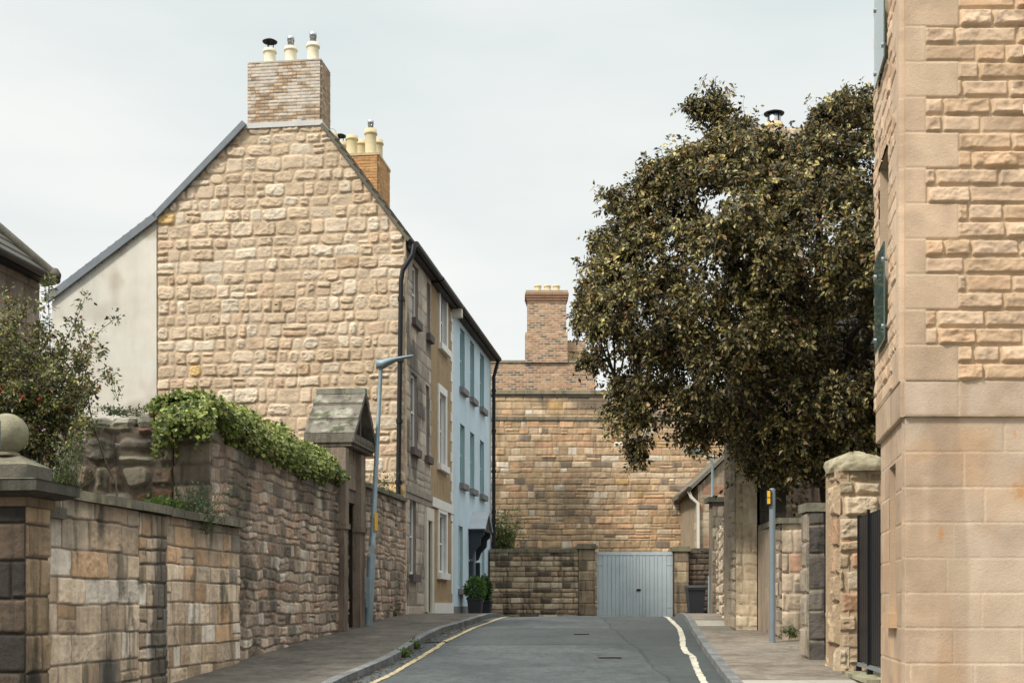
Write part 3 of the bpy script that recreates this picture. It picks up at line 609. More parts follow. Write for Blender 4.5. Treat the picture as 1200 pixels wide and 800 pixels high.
for sg in (-1, 1):
    e0 = tm + sg * ((b - a) / 2 + .34); cr_.prism(SL, [(e0, zc + .07), (tm, zc + .64), (tm, zc + .57), (e0 - sg * .08, zc + .03)], -.0, .52)
cr_.build('canopy_roof', mat('canopy_lead', (.36, .39, .42), .6, .1), pc)
r_ = MB(); seg_roof(r_, T2 + .043, T3 + .12, PROF[0], PROF[1], over=.14, col=(.12, .105, .09)); seg_roof(r_, T2 + .043, T3 + .12, PROF[1], PROF[2]); r3 = obj('roof', r_, M_SLATE, h3)
ft = MB(); ft.tube([SL.v(T2 + .1, .28, 9.84), SL.v(T3 + .1, .28, 9.82)], .08, 10); ft.box(SL, T2 + .03, T3, .02, .2, 9.74, 9.84); ft.build('gutter', M_DARK, r3)
dp = MB(); dp.tube([SL.v(T3 - .12, .28, 9.78), SL.v(T3 - .1, .12, 9.2), SL.v(T3 - .1, .12, 1.25)], .06, 12)
for k in range(6): dp.tube([SL.v(T3 - .1, .12, 8.7 - k * 1.35), SL.v(T3 - .1, .12, 8.8 - k * 1.35)], .08, 10)
dp.build('downpipe', M_BLACK, h3)

# ------------------------------------------------------------------ leaves
def leaves(mb, pos, dirs, size, cols, seed=1, wide=.55, fold=.25, mat=0, up=None):
    rg = np.random.default_rng(seed); n = len(pos); d = dirs / (np.linalg.norm(dirs, axis=1, keepdims=True) + 1e-9)
    q = rg.normal(size=(n, 3)) + (0 if up is None else np.array(up)); s_ = np.cross(d, q); s_ /= (np.linalg.norm(s_, axis=1, keepdims=True) + 1e-9); nn = np.cross(s_, d)
    sz = (size * rg.uniform(.55, 1.4, n))[:, None]; w2 = sz * wide / 2
    b = pos; t = pos + d * sz - nn * sz * .12; m1 = pos + d * sz * .45
    l = m1 + s_ * w2 + nn * w2 * fold; r = m1 - s_ * w2 + nn * w2 * fold
    V = np.stack([b, l, t, r], 1).reshape(-1, 3); i = np.arange(n) * 4
    Fc = np.concatenate([np.stack([i, i + 1, i + 2], 1), np.stack([i, i + 2, i + 3], 1)])
    mb.add(V, Fc, np.repeat(cols, 4, 0), mat, False)
def pickcols(n, items, rg, var=.25):
    c, w_p = palette(items); k = rg.choice(len(c), n, p=w_p); return c[k] * rg.uniform(1 - var, 1 + var, (n, 1))
def spray(mb, bm_, centers, outs, rg, ntw, nl, ln, size, items, droop=.3, twigcol=(.07, .05, .035), seed=1, twigs=True, wide=.55, r=.006, spread=.8, up=None, clump=.12):
    P_, D_, K_ = [], [], []
    for c, o in zip(centers, outs):
        kc = np.exp(rg.normal() * clump)
        for k in range(ntw):
            d = o * .6 + rg.normal(size=3) * spread * .7; d[2] -= droop * .5; d /= np.linalg.norm(d) + 1e-9; L_ = ln * rg.uniform(.5, 1.2)
            st = c + rg.normal(size=3) * ln * .25
            if twigs and bm_ is not None and k % 2 == 0: bm_.tube([tuple(c), tuple(st + d * L_ * .5), tuple(st + d * L_ + np.array([0, 0, -droop * L_ * .5]))], [r, r * .7, r * .3], 3, twigcol, caps=False)
            s_ = rg.uniform(.1, 1, nl)
            p = st + d * (s_ * L_)[:, None]; p[:, 2] -= droop * L_ * .5 * s_ ** 2
            sd_ = np.cross(d, rg.normal(size=(nl, 3))); p += sd_ * .02
            P_.append(p); D_.append(d * .5 + sd_ * .8 + np.array([0, 0, -.35 * droop * 2])); K_.append(np.full((nl, 1), kc * (.8 + .4 * rg.random())))
    P_ = np.concatenate(P_); D_ = np.concatenate(D_); leaves(mb, P_, D_, size, np.clip(pickcols(len(P_), items, rg) * np.concatenate(K_), .008, .6), seed, wide, up=up)

# ------------------------------------------------------------------ LEFT GARDEN WALLS
TI0 = SL.t(247, 0); TIend = GT - .03
RUB = palette([((0.381, 0.291, 0.224), 5), ((0.314, 0.241, 0.185), 4), ((0.459, 0.358, 0.274), 3), ((0.414, 0.274, 0.196), 2), ((0.526, 0.459, 0.370), 1.4), ((0.179, 0.151, 0.123), 1.4)])
hd0, hd1 = SL.t(407.5, 0), SL.t(422.5, 0)        # doorway
w_ = MB(); zt = 3.82
fldI = masonry(41, (.10, .22), (.14, .42), .022, .012, .03, .018, .018, .14, .016, 13, .07, 2.4, .40, RUB, (.27, .215, .165), .32, tint=chain(patches((.06, .055, .045), .6, .8, .56, 15, .5), dirtband(.55, 3.0, 4.0, (.055, .048, .04), 3)))
w_.sheet(SL, TI0, hd0, .4, zt, fldI, .014, .014); w_.sheet(SL, hd1, TIend, .9, 3.95, fldI, .02, .02)
w_.box(SL, TI0, hd0, -.5, .0, .3, zt, (.2, .16, .13)); w_.box(SL, hd1, TIend, -.5, 0, .8, 3.95, (.2, .16, .13)); w_.box(SL, hd0, hd1, -.5, -.38, .8, zt, (.2, .16, .13))
w_.box(SL, hd0, hd1, -.38, .02, 3.55, zt, (.2, .16, .13))
EF = SL.perp(TI0)
w_.sheet(EF, 0, .5, .4, 4.03, masonry(43, (.26, .34), (.5, .7), .02, .04, .03, .04, .01, .03, .015, 8, .01, 2, 0, palette([((.30, .24, .18), 1), ((.22, .18, .14), 1)]), (.15, .12, .1), .2), .02, .02, off=.01)
w_.box(SL, TI0, TI0 + .5, -.5, 0, 3.8, 4.0, (.2, .16, .13))
w_.box(SL, TI0 - .05, TI0 + .5, -.58, .05, 4.03, 4.12, (.12, .10, .09))
for k in range(9):
    a_ = hd1 + .1 + k * (TIend - hd1 - .1) / 9; w_.box(SL, a_, a_ + (TIend - hd1 - .1) / 9 - .015, -.55, .07, 3.953, 4.03 + .03 * (k % 2), (.15, .14, .10))
iw = obj('rubble_garden_wall', w_, M_MID, None, label='long dark rubble stone wall carrying the ivy, with a hooded doorway', cat='wall')
# door inside
d_ = MB(); d_.box(SL, hd0 + .02, hd1 - .02, -.37, -.31, .95, 3.5, (.06, .045, .035))
for k in range(5): d_.box(SL, hd0 + .03 + k * (hd1 - hd0 - .06) / 5, hd0 + .02 + (k + 1) * (hd1 - hd0 - .06) / 5, -.31, -.295, 1.0, 3.48, (.07, .05, .04))
gd = obj('garden_door', d_, mat('old_door_wood', None, .8, .3, 6, .5, streak=.4), None, label='dark timber plank door deep under the stone hood in the ivy wall', cat='door')
# stone hood
hood = thing('stone_hood', SL.v((hd0 + hd1) / 2, .1, 1.1), 'lichen stained gabled stone hood on pilasters over the garden doorway', 'porch')
tn, tf = SL.t(415.5, .27), SL.t(442, .27); tmid = (tn + tf) / 2; ze = 4.74; zr = 5.72; HOODC = (.17, .155, .125)
b_ = MB()
for (ta, tb) in ((SL.t(403.5, .13), SL.t(408, .13)), (SL.t(422, .13), SL.t(427.5, .13))):
    b_ = MB(); b_.box(SL, ta, tb, -.02, .13, .9, 3.0, (.22, .17, .13)); b_.box(SL, ta - .03, tb + .03, -.02, .17, 3.002, 3.10, (.2, .16, .12)); b_.box(SL, ta + .02, tb - .02, -.02, .15, 3.102, 4.5, (.24, .19, .145)); b_.build('pilaster', M_DIRTY, hood)
b_ = MB()
for k in range(3): b_.box(SL, tn + .04, tf - .3, -.62, .05, 3.80 + k * .25, 3.80 + k * .25 + .246, (.25, .20, .15))
b_.box(SL, tn + .02, tf - .05, -.66, .20, 4.555, 4.62, (.17, .14, .11)); b_.box(SL, tn - .02, tf - .02, -.70, .24, 4.622, 4.70, (.16, .14, .11))
b_.build('lintel', M_DIRTY, hood)
b_ = MB(); lich = chain(patches((.36, .35, .28), .7, 2.2, .5, 91), patches((.05, .055, .02), .8, 3.0, .60, 95))
def slope(ta, tb, sgn):
    LS_ = Line(SL.p((ta), .27, 0)[:2], -SL.n, -SL.d)
    nsl = 3
    for k in range(nsl):
        f0, f1 = k / nsl, (k + 1) / nsl
        q0 = (ta + (tb - ta) * f0, ze + (zr - ze) * f0); q1 = (ta + (tb - ta) * f1, ze + (zr - ze) * f1)
        U, V = np.meshgrid(np.linspace(-.70, .27, 26), np.linspace(0, 1, 12))
        T = q0[0] + (q1[0] - q0[0]) * V; Z = q0[1] + (q1[1] - q0[1]) * V + .05 * (1 - V) + .02 * fbm(U * 5, V * 2 + k * 3, 8 + k, 4)
        C = np.ones(U.shape + (3,)) * np.array(HOODC) * (.8 + .5 * fbm(U * 6, V * 3 + k, 77 + k, 4))[..., None]
        C = lich(U * 2 + k * 5, V + k * 1.3, C)
        i = np.arange(U.size).reshape(U.shape); b_.add(SL.p(T, U, Z).reshape(-1, 3), np.stack([i[:-1, :-1], i[:-1, 1:], i[1:, 1:], i[1:, :-1]], -1).reshape(-1, 4), C.reshape(-1, 3), 0, True)
        b_.prism(SL, [(q0[0], q0[1] - .11), (q0[0], q0[1] + .045), (q1[0], q1[1]), (q1[0], q1[1] - .11)], -.70, .265, HOODC)
slope(tn, tmid, 1); slope(tf, tmid, -1)
b_.box(SL, tmid - .09, tmid + .09, -.70, .27, zr - .06, zr + .045, (.25, .25, .20))
b_.prism(SL, [(tn + .12, ze), (tf - .12, ze), (tmid, zr - .15)], -.6, .06, (.035, .03, .028))
b_.box(SL, tmid - .05, tmid + .05, .06, .16, ze, zr - .2, (.10, .08, .07)); b_.box(SL, tn + .05, tf - .05, .04, .24, ze - .06, ze + .06, (.16, .14, .11))
b_.build('hood_roof', M_DIRTY, hood)
# low near wall with cap and gate pillar
LW = Line(SL.p(0, .13, 0)[:2], SL.d, SL.n); TL0 = LW.t(52, 0); TL1 = LW.t(280, 0); TP0 = LW.t(161, 0); TP1 = LW.t(194, 0)
LOW = palette([((0.515, 0.392, 0.280), 5), ((0.594, 0.465, 0.342), 4), ((0.437, 0.319, 0.218), 3), ((0.515, 0.336, 0.202), 2), ((0.672, 0.582, 0.482), 1.2), ((0.246, 0.213, 0.174), 1)])
tl = chain(dirtband(.72, 2.05, 2.8, (.085, .078, .062), 31, (2.6, .8)), patches((.05, .046, .04), .8, 1.6, .58, 37, .6), patches((.09, .085, .065), .6, 5, .60, 39, 1.6))
w_ = MB()
w_.sheet(LW, TL0, TP0, -.1, 2.66, masonry(51, (.23, .33), (.36, .85), .014, .009, .012, .015, .012, .04, .010, 13, .024, 2.2, .18, LOW, (.24, .19, .145), .24, tint=tl), .0125, .0125)
w_.sheet(LW, TP0 + .003, TP1, -.1, 2.66, masonry(52, (.14, .3), (.14, .34), .02, .012, .015, .02, .015, .05, .012, 12, .03, 2.2, .1, LOW, (.14, .11, .085), .2, tint=chain(tl, patches((.05, .05, .045), .8, 1.5, .5, 38, .6))), .0125, .0125, off=.0)
w_.sheet(LW, TP1 + .003, TL1, -.1, 2.66, masonry(53, (.19, .28), (.28, .7), .013, .009, .012, .014, .012, .04, .009, 13, .02, 2.2, .16, LOW, (.26, .21, .16), .24, tint=tl), .0125, .0125)
w_.box(LW, TL0, TL1, -.42, 0, -.4, 2.66, (.25, .2, .15))
L2 = LW.perp(TL1)
obj('low_garden_wall', w_, M_MID, None, label='low soot streaked ashlar wall with sloping stone cap at the near left', cat='wall')
w0 = bpy.data.objects['low_garden_wall']
c_ = MB(); n = 6; aa = LW.t(85, .1)
for k in range(n):
    a0 = aa + k * (TL1 + .1 - aa) / n; a1 = aa + (k + 1) * (TL1 + .1 - aa) / n - .012
    zz0 = 2.665 + .006 * (k % 3); c_.sheet(LW, a0, a1, zz0, zz0 + .10, plain((.17, .155, .115), .014, 5, 5 + k, .5, patches((.30, .27, .18), .7, 3, .5, k)), .03, .025, off=.06, skirt=.5)
obj('cap', c_, M_DIRTY, w0)
c_ = MB(); a0 = LW.t(57, .1); a1 = LW.t(83, .1); c_.box(LW, a0, a1, -.42, .06, 2.45, 2.56, (.12, .105, .08)); c_.box(LW, a0 + .15, a1 + .06, -.40, .01, 2.56, 2.80, (.35, .31, .26)); c_.build('broken_cap', M_DIRTY, w0)

gp = thing('gate_pillar', LW.v(TL0 - .5, -.2, .4), 'blackened stone gate pillar topped by a mossy ball finial at the left edge', 'pillar')
PW = .74; ta, tb = LW.t(30, .10), LW.t(50, .10); tb = max(tb, ta + .42)
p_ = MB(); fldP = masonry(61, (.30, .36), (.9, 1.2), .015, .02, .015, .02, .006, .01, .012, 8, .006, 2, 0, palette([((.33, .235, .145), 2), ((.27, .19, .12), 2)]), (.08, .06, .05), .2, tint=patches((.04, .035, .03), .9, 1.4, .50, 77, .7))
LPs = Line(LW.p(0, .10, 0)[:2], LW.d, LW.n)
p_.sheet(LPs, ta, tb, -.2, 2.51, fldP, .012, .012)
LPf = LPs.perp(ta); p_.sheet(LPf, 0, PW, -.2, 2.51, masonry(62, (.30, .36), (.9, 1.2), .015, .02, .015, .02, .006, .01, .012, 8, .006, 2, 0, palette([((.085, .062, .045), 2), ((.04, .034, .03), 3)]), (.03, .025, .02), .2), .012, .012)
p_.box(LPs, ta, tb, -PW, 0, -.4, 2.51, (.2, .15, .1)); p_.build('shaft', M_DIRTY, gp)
p_ = MB()
def slab(mb, z0, z1, ov, col, top=None):
    A = ta - ov, tb + ov, -PW - ov, ov
    if top is None: mb.box(LPs, A[0], A[1], A[2], A[3], z0, z1, col)
    else:
        B = ta - top, tb + top, -PW - top, top
        V = np.concatenate([LPs.p([A[0], A[1], A[1], A[0]], [A[2], A[2], A[3], A[3]], [z0] * 4), LPs.p([B[0], B[1], B[1], B[0]], [B[2], B[2], B[3], B[3]], [z1] * 4)])
        mb.add(V, [(0, 3, 2, 1), (4, 5, 6, 7), (0, 1, 5, 4), (1, 2, 6, 5), (2, 3, 7, 6), (3, 0, 4, 7)], col)
slab(p_, 2.512, 2.60, .05, (.20, .14, .09)); slab(p_, 2.602, 2.64, .10, (.07, .06, .05), .2); slab(p_, 2.642, 2.745, .22, (.08, .075, .058)); slab(p_, 2.747, 2.78, .23, (.15, .14, .10), .03); slab(p_, 2.782, 2.90, .03, (.13, .12, .095)); slab(p_, 2.902, 3.03, .03, (.20, .18, .13), -.2); p_.build('pillar_cap', M_DIRTY, gp)
bc = LPs.v((ta + tb) / 2 - .04, -.37, 3.27); bc = P(9, 508, bc.y); bm_ = MB()
prof = [(.10, -.21), (.11, -.185)] + [(.19 * math.sin(th), -.19 * math.cos(th)) for th in np.linspace(.42, math.pi, 24)]
prof[-1] = (.002, .19); bm_.lathe(tuple(bc), prof, 36, (.235, .215, .145)); bm_.build('ball_finial', mat('mossy_stone', None, .95, .45, 3.5, .6, 30, streak=.6, dirt=(.06, .065, .03)), gp)
sg = MB(); q = P(-1, 516, bc.y - .55); LQ = Line((q.x - .16, q.y), (1, .1), (.1, -1)); sg.box(LQ, -.1, .165, -.012, .012, 3.0, 3.26); sg.box(LQ, .13, .15, .013, .022, 3.2, 3.22); sg.tube([LQ.v(.0, -.03, -.1), LQ.v(.0, -.03, 3.2)], .025, 10)
obj('blue_sign', sg, mat('dark_blue_metal', (.06, .09, .13), .4, .1), None, label='dark blue metal sign plate cut by the left picture edge beside the ball finial', cat='sign')
# soil bed behind the wall
sb = MB(); sb.box(SL, TL0 + .05, TI0 + .6, -4.2, -.33, -.5, 2.42, (.06, .05, .035)); tag(sb.build('garden_bed', M_SOIL), kind='structure')
# cross wall of rubble behind
XL = Line((SL.p(TI0, 0, 0)[0], SL.p(TI0, 0, 0)[1] - .02), -SL.n, -SL.d)
u0, u1 = XL.t(203), XL.t(20); u0, u1 = min(u0, u1), max(u0, u1)
w_ = MB(); BIGR = palette([((.27, .235, .17), 4), ((.21, .155, .11), 3), ((.33, .30, .22), 2), ((.22, .115, .075), 1.2), ((.16, .14, .11), 2)])
w_.sheet(XL, u0, u1, 2.2, 4.0, masonry(71, (.24, .40), (.2, .52), .05, .05, .13, .06, .04, .3, .03, 7, .10, 2.6, .2, BIGR, (.16, .13, .10), .2), .016, .016, off=.02)
w_.box(XL, u0, u1, -.42, 0, 2.0, 4.0, (.1, .08, .06))
xw = obj('cross_garden_wall', w_, M_DIRTY, None, label='short wall of big round rubble stones below the shrub, behind the low wall', cat='wall')
c_ = MB(); u = u0 - .02; k = 0; rr = random.Random(4)
while u < u1:
    wd = rr.uniform(.2, .38); hh = rr.uniform(.10, .19); tl_ = rr.uniform(-.04, .04)
    V, Fc = [], []
    seg = 10; lay = [(0, .92), (.35, 1.02), (.75, .9), (1, .55)]
    for (f, sc) in lay:
        for j in range(seg):
            th = 2 * math.pi * j / seg; ex = np.sign(math.cos(th)) * abs(math.cos(th)) ** .5; ey = np.sign(math.sin(th)) * abs(math.sin(th)) ** .5
            V.append(XL.p(u + wd / 2 + ex * wd / 2 * sc + tl_ * f * 2 + rr.uniform(-.012, .012), -.2 + ey * .26 * sc + rr.uniform(-.02, .02), 4.0 + f * hh))
    Fc = [(i * seg + j, i * seg + (j + 1) % seg, (i + 1) * seg + (j + 1) % seg, (i + 1) * seg + j) for i in range(3) for j in range(seg)] + [tuple(range(3 * seg, 4 * seg))]
    c_.add(V, Fc, np.array((.30, .28, .22)) * rr.uniform(.7, 1.2)); u += wd + .03
c_.build('coping_stones', M_DIRTY, xw)

# ivy
rg = np.random.default_rng(5)
IVC = [((.17, .23, .05), 4), ((.29, .335, .08), 4), ((.065, .095, .025), 3.6), ((.38, .39, .12), 1.8), ((.20, .14, .07), .8)]
def ivyprof(t):
    f = (t - TI0) / (tn - TI0)
    top = 4.45 - .10 * f + .10 * np.sin(t * 3.1) * (1 - f * .4) + .06 * np.sin(t * 7.3 + 1); bot = np.interp(f, [0, .07, .2, .6, 1], [4.05, 3.9, 3.78, 3.62, 3.74]) + .03 * np.sin(t * 5.2)
    return top, bot
n = 24000; t_ = rg.uniform(TI0 - .25, tn + .15, n); tp, bt = ivyprof(t_); th = rg.uniform(0, 2 * math.pi, n)
zc_ = (tp + bt) / 2; hr = (tp - bt) / 2; f = np.clip((t_ - TI0) / (tn - TI0), 0, 1); wr = .56 - .14 * f; oc = -.30
lump = .90 + .20 * fbm(t_ * 2.2, th * 1.6, 8, 3)
sh = rg.uniform(.72, 1.04, n); capf = np.clip(np.minimum((t_ - TI0 + .3) / .25, 1), 0.1, 1) ** .5
pz = zc_ + hr * np.sin(th) * lump * sh * capf; po = oc + wr * np.cos(th) * lump * sh * capf
pos = SL.p(t_, po, pz); dr = SL.p(t_, po + np.cos(th) * .5, pz + np.sin(th) * .3 - .45) - pos + rg.normal(size=(n, 3)) * .35
iv = MB(); leaves(iv, pos, dr, .060, pickcols(n, IVC, rg, .3), 9, .85, .2, up=SL.p(0, 1, 0) * 0 + np.array([.6, -.6, 1]))
for (x0_, x1_, cnt) in ((183, 240, 5200),):
    # the thick head of the ivy wrapping over the start of the wall
    Pn = []; 
    pxs = rg.uniform(181, 250, cnt); pos = np.array([tuple(P(a_, np.interp(a_, [180, 190, 215, 250], [495, 478, 468, 466]) + abs(rg.normal()) * 15 + rg.uniform(0, 14), 17.0 + rg.normal() * .28)) for a_ in pxs])
    leaves(iv, pos, rg.normal(size=(cnt, 3)) + np.array([.2, -.8, -.7]), .066, pickcols(cnt, IVC, rg, .3), 12, .85, .2, up=np.array([.3, -.6, 1]))
ivo = iv.build('ivy', M_IVY); tag(ivo, 'thick bright green ivy draped along the top of the dark garden wall', 'ivy')
st = MB()
for k in range(40):
    t0_ = rg.uniform(TI0, tn); tp_, bt_ = ivyprof(t0_); st.tube([SL.v(t0_, .03, bt_ + .06), SL.v(t0_ + rg.uniform(-.2, .3), .05 + rg.uniform(0, .1), (tp_ + bt_) / 2), SL.v(t0_ + rg.uniform(-.3, .4), -.2, tp_ - .1)], .012, 5, (.08, .06, .04))
tt = np.linspace(TI0 - .1, tn + .05, 60); ring = []
for t0_ in tt:
    tp_, bt_ = ivyprof(t0_)
    for j in range(12):
        a_ = 2 * math.pi * j / 12; ring.append(SL.p(t0_, oc + .36 * math.cos(a_), (tp_ + bt_) / 2 + (tp_ - bt_) / 2 * .68 * math.sin(a_)))
st.add(np.array(ring), np.array([(i * 12 + j, i * 12 + (j + 1) % 12, (i + 1) * 12 + (j + 1) % 12, (i + 1) * 12 + j) for i in range(59) for j in range(12)]), (.025, .03, .014), 0)  # dark solid core inside the ivy: shade between the leaves as colour
st.build('ivy_stems_and_core', M_WOOD, ivo)

# shrub with hips
SHC = [((.08, .095, .03), 4), ((.14, .15, .045), 3), ((.30, .28, .08), 1.8), ((.24, .11, .06), .8), ((.05, .04, .03), 2)]
rg = np.random.default_rng(21)
sr_ = thing('rosehip_shrub', P(40, 600, 15.6), 'straggly dark shrub with yellowing leaves and red hips, behind the ball finial', 'shrub')
lf = MB(); bk = MB(); hp = MB()
base = np.array(P(35, 590, 15.7))
arms = [((142, 368), .5), ((108, 392), .5), ((100, 348), .5), ((60, 322), .4), ((136, 436), .4), ((118, 408), .5), ((28, 352), .8), ((48, 368), .7), ((8, 372), 1), ((92, 372), .5), ((92, 470), 1), ((66, 425), 1), ((5, 420), 1.2), ((84, 445), 1), ((30, 400), 1.2), ((-25, 380), 1.2), ((-60, 360), 1), ((98, 500), .8), ((55, 480), 1.2), ((20, 450), 1.2), ((-30, 450), 1.2), ((78, 405), .7), ((70, 520), 1.2), ((35, 520), 1.3), ((5, 480), 1.2), ((100, 455), .6), ((45, 440), 1.2), ((20, 500), 1.2)]
for (q, s_1) in arms:
    for rep in range(1 if s_1 < .6 else 3):
        e = np.array(P(q[0] + rg.normal() * (0 if rep == 0 else 9), q[1] + (0 if rep == 0 else rg.normal() * 14), 15.7 + rg.normal() * .4)); b0 = base + rg.normal(size=3) * [.45, .25, .1]
        mid = b0 * .6 + e * .4 + np.array([-.25, 0, .45 * s_1 + .15]); pts = []
        for u in np.linspace(0, 1, 12): pts.append(b0 * (1 - u) ** 2 + 2 * mid * u * (1 - u) + e * u * u + (rg.normal(size=3) * .02 if 0 < u < 1 else 0))
        bk.tube([tuple(p) for p in pts], list(np.linspace(.014, .003, 12)), 5, (.09, .07, .055), caps=False)
        n = 26 if s_1 < .6 else 34; us = rg.uniform(.3, 1, n) ** .8; C_ = [pts[min(10, int(u * 11))] * (1 - u * 11 % 1) + pts[min(10, int(u * 11)) + 1] * (u * 11 % 1) for u in us]
        spray(lf, bk, C_, [(e - b0) / np.linalg.norm(e - b0)] * n, rg, 2, 7, .10 if s_1 < .6 else .14, .052, SHC, .15, seed=int(rg.integers(999)), twigs=False, spread=1.0, up=(-.3, -.5, 1))
        if rg.random() < .5:
            q_ = C_[3] + rg.normal(size=3) * .05; hp = MB(); hp.lathe(tuple(q_), [(.003, -.022), (.017, -.008), (.017, .008), (.004, .02)], 8, (.35, .03, .02)); hp.build('rosehip', M_POT, sr_)
lf.build('foliage', M_LEAF, sr_); bk.build('branches', M_WOOD, sr_)

def tuft(name, px, py, Y, w0_, h0, n, cols, size, label, cat='plant', flowers=0, fcol=(.5, .25, .4), seed=1, upright=True, group=None):
    rg = np.random.default_rng(seed); c = np.array(P(px, py, Y)); t_ = tag(empty(name, tuple(c)), label, cat, group); a = MB(); b_ = MB(); fl = MB()
    for k in range(n):
        e = c + np.array([rg.normal() * w0_ * .5, rg.normal() * w0_ * .3, h0 * rg.uniform(.4, 1)]); s_ = c + np.array([rg.normal() * w0_ * .3, rg.normal() * w0_ * .15, 0])
        m = (s_ + e) / 2 + rg.normal(size=3) * .03
        b_.tube([tuple(s_), tuple(m), tuple(e)], [.005, .004, .002], 4, (.08, .10, .04), caps=False)
        L_ = 12; u = rg.uniform(.15, 1, L_)[:, None]; ps = s_ * (1 - u) + e * u + rg.normal(size=(L_, 3)) * size * .5; leaves(a, ps, rg.normal(size=(L_, 3)) + np.array([0, 0, .8 if upright else -.3]), size, pickcols(L_, cols, rg), seed + k, .45)
        if flowers and k % 3 == 0:
            fl = MB(); pf = e + rg.normal(size=(flowers, 3)) * .006; leaves(fl, pf, rg.normal(size=(flowers, 3)) + np.array([0, 0, .5]), .02, np.tile(np.array(fcol), (flowers, 1)), seed, .9); fl.build('flower_head', M_FLOWER, t_)
    a.build('foliage', M_IVY, t_); b_.build('stems', M_WOOD, t_)
    return t_
GR = [((.06, .10, .03), 3), ((.10, .14, .05), 2), ((.05, .07, .03), 2)]
tuft('flowering_weed', 78, 585, 14.2, .28, .80, 34, [((.09, .11, .05), 3), ((.14, .15, .07), 2)], .05, 'spindly weed with small pink flowers rising beside the gate pillar cap', flowers=8, fcol=(.45, .28, .36), seed=3)
tuft('flowering_weed', 52, 583, 14.0, .3, .42, 40, GR, .045, 'leafy green weed behind the pillar cap, below the shrub', seed=4)
tuft('fern_clump', 218, 625, 16.6, .62, .68, 150, [((.07, .10, .055), 3), ((.10, .14, .07), 2)], .042, 'dusty dark green clump growing where low wall meets ivy wall', seed=5)
tuft('bright_weed', 190, 604, 16.3, .30, .22, 50, [((.14, .22, .04), 3), ((.09, .16, .03), 2)], .07, 'bright green leafy weed on top of the low wall', seed=6)
tuft('moss_cushion', 68, 604, 13.25, .16, .10, 34, [((.22, .22, .03), 3), ((.16, .17, .03), 2)], .03, 'yellow green moss cushion on the broken wall cap by the pillar', cat='moss', seed=7)
tuft('coping_weed', 150, 487, 17.0, .5, .14, 20, GR, .05, 'thin green weed sprawling on the rounded coping stones', seed=8)
tuft('coping_weed', 136, 470, 17.0, .12, .42, 3, GR, .05, 'single tall wisp growing from the coping stones near the ivy', seed=9)
tuft('garden_plant', 448, 590, 27.6, .35, .75, 24, [((.08, .10, .04), 3), ((.15, .15, .06), 1)], .07, 'small olive plant above the wall behind the blue lamp post', seed=10)

# far left house
HL = Line((-9.2 - .13 * 0, 25.0), LD, LN); tC = 0.0
lh = thing('hipped_house', HL.v(-2, -2, 1.3), 'soot stained ashlar house with mossy hipped slate roof at the left edge', 'house')
HL0 = HL.t(45.5); zE = HL.z(45.5, 326)
w_ = MB(); w_.sheet(HL, HL0 - 6, HL0, 1.0, zE, masonry(81, (.36, .42), (.6, 1.1), .014, .02, .012, .014, .006, .01, .006, 8, .006, 2, 0, palette([((.25, .20, .165), 3), ((.30, .24, .20), 2), ((.20, .165, .14), 2)]), (.14, .11, .09), .15), .03, .03)
w_.box(HL, HL0 - 6, HL0, -6, 0, .8, zE, (.2, .17, .14)); w_.build('wall', M_DIRTY, lh)
r_ = MB(); o_ = .34; z0_ = zE + .02
A_ = [(HL0 - 6.3, .26), (HL0 + .10, .26), (HL0 + .10, -6.3), (HL0 - 6.3, -6.3)]; B_ = [(HL0 - 6.3, -2.9), (HL0 - 2.6, -2.9), (HL0 - 2.6, -3.1), (HL0 - 6.3, -3.1)]
for (i, j) in ((0, 1), (1, 2), (2, 3)):
    n = 12
    for k in range(n):
        f0, f1 = k / n, (k + 1) / n; pt = lambda idx, f: (A_[idx][0] * (1 - f) + B_[idx][0] * f, A_[idx][1] * (1 - f) + B_[idx][1] * f)
        a0, a1, b0, b1 = pt(i, f0), pt(j, f0), pt(i, f1), pt(j, f1); zA = z0_ + 3.05 * f0; zB = z0_ + 3.05 * f1
        cc = np.array((.105, .098, .08)) * random.uniform(.8, 1.2)
        r_.add(HL.p([a0[0], a1[0], b1[0], b0[0], a0[0], a1[0]], [a0[1], a1[1], b1[1], b0[1], a0[1], a1[1]], [zA + .035, zA + .035, zB, zB, zA - .02, zA - .02]), [(0, 1, 2, 3), (4, 5, 1, 0)], cc)
ro = r_.build('roof', M_SLATE, lh); hp_ = MB()
hp_.tube([HL.v(A_[1][0], A_[1][1], z0_ + .06), HL.v((A_[1][0] + B_[1][0]) / 2, (A_[1][1] + B_[1][1]) / 2, z0_ + 1.6), HL.v(B_[1][0], B_[1][1], z0_ + 3.13)], .10, 10, (.17, .155, .125)); hp_.lathe(tuple(HL.v(A_[1][0], A_[1][1], z0_ - .02)), [(.02, 0), (.13, .02), (.14, .1), (.08, .2), (.01, .22)], 12, (.15, .13, .1)); hp_.build('hip_ridge', M_DIRTY, ro)
g_ = MB(); g_.tube([HL.v(A_[0][0], .30, z0_ - .04), HL.v(A_[1][0] + .05, .30, z0_ - .04)], .075, 10); g_.tube([HL.v(A_[1][0] + .05, .3, z0_ - .04), HL.v(A_[1][0] + .05, -6, z0_ - .04)], .07, 8); g_.box(HL, A_[0][0], A_[1][0] - .02, .0, .25, z0_ - .12, z0_ - .02); g_.build('gutter', M_BLACK, ro)

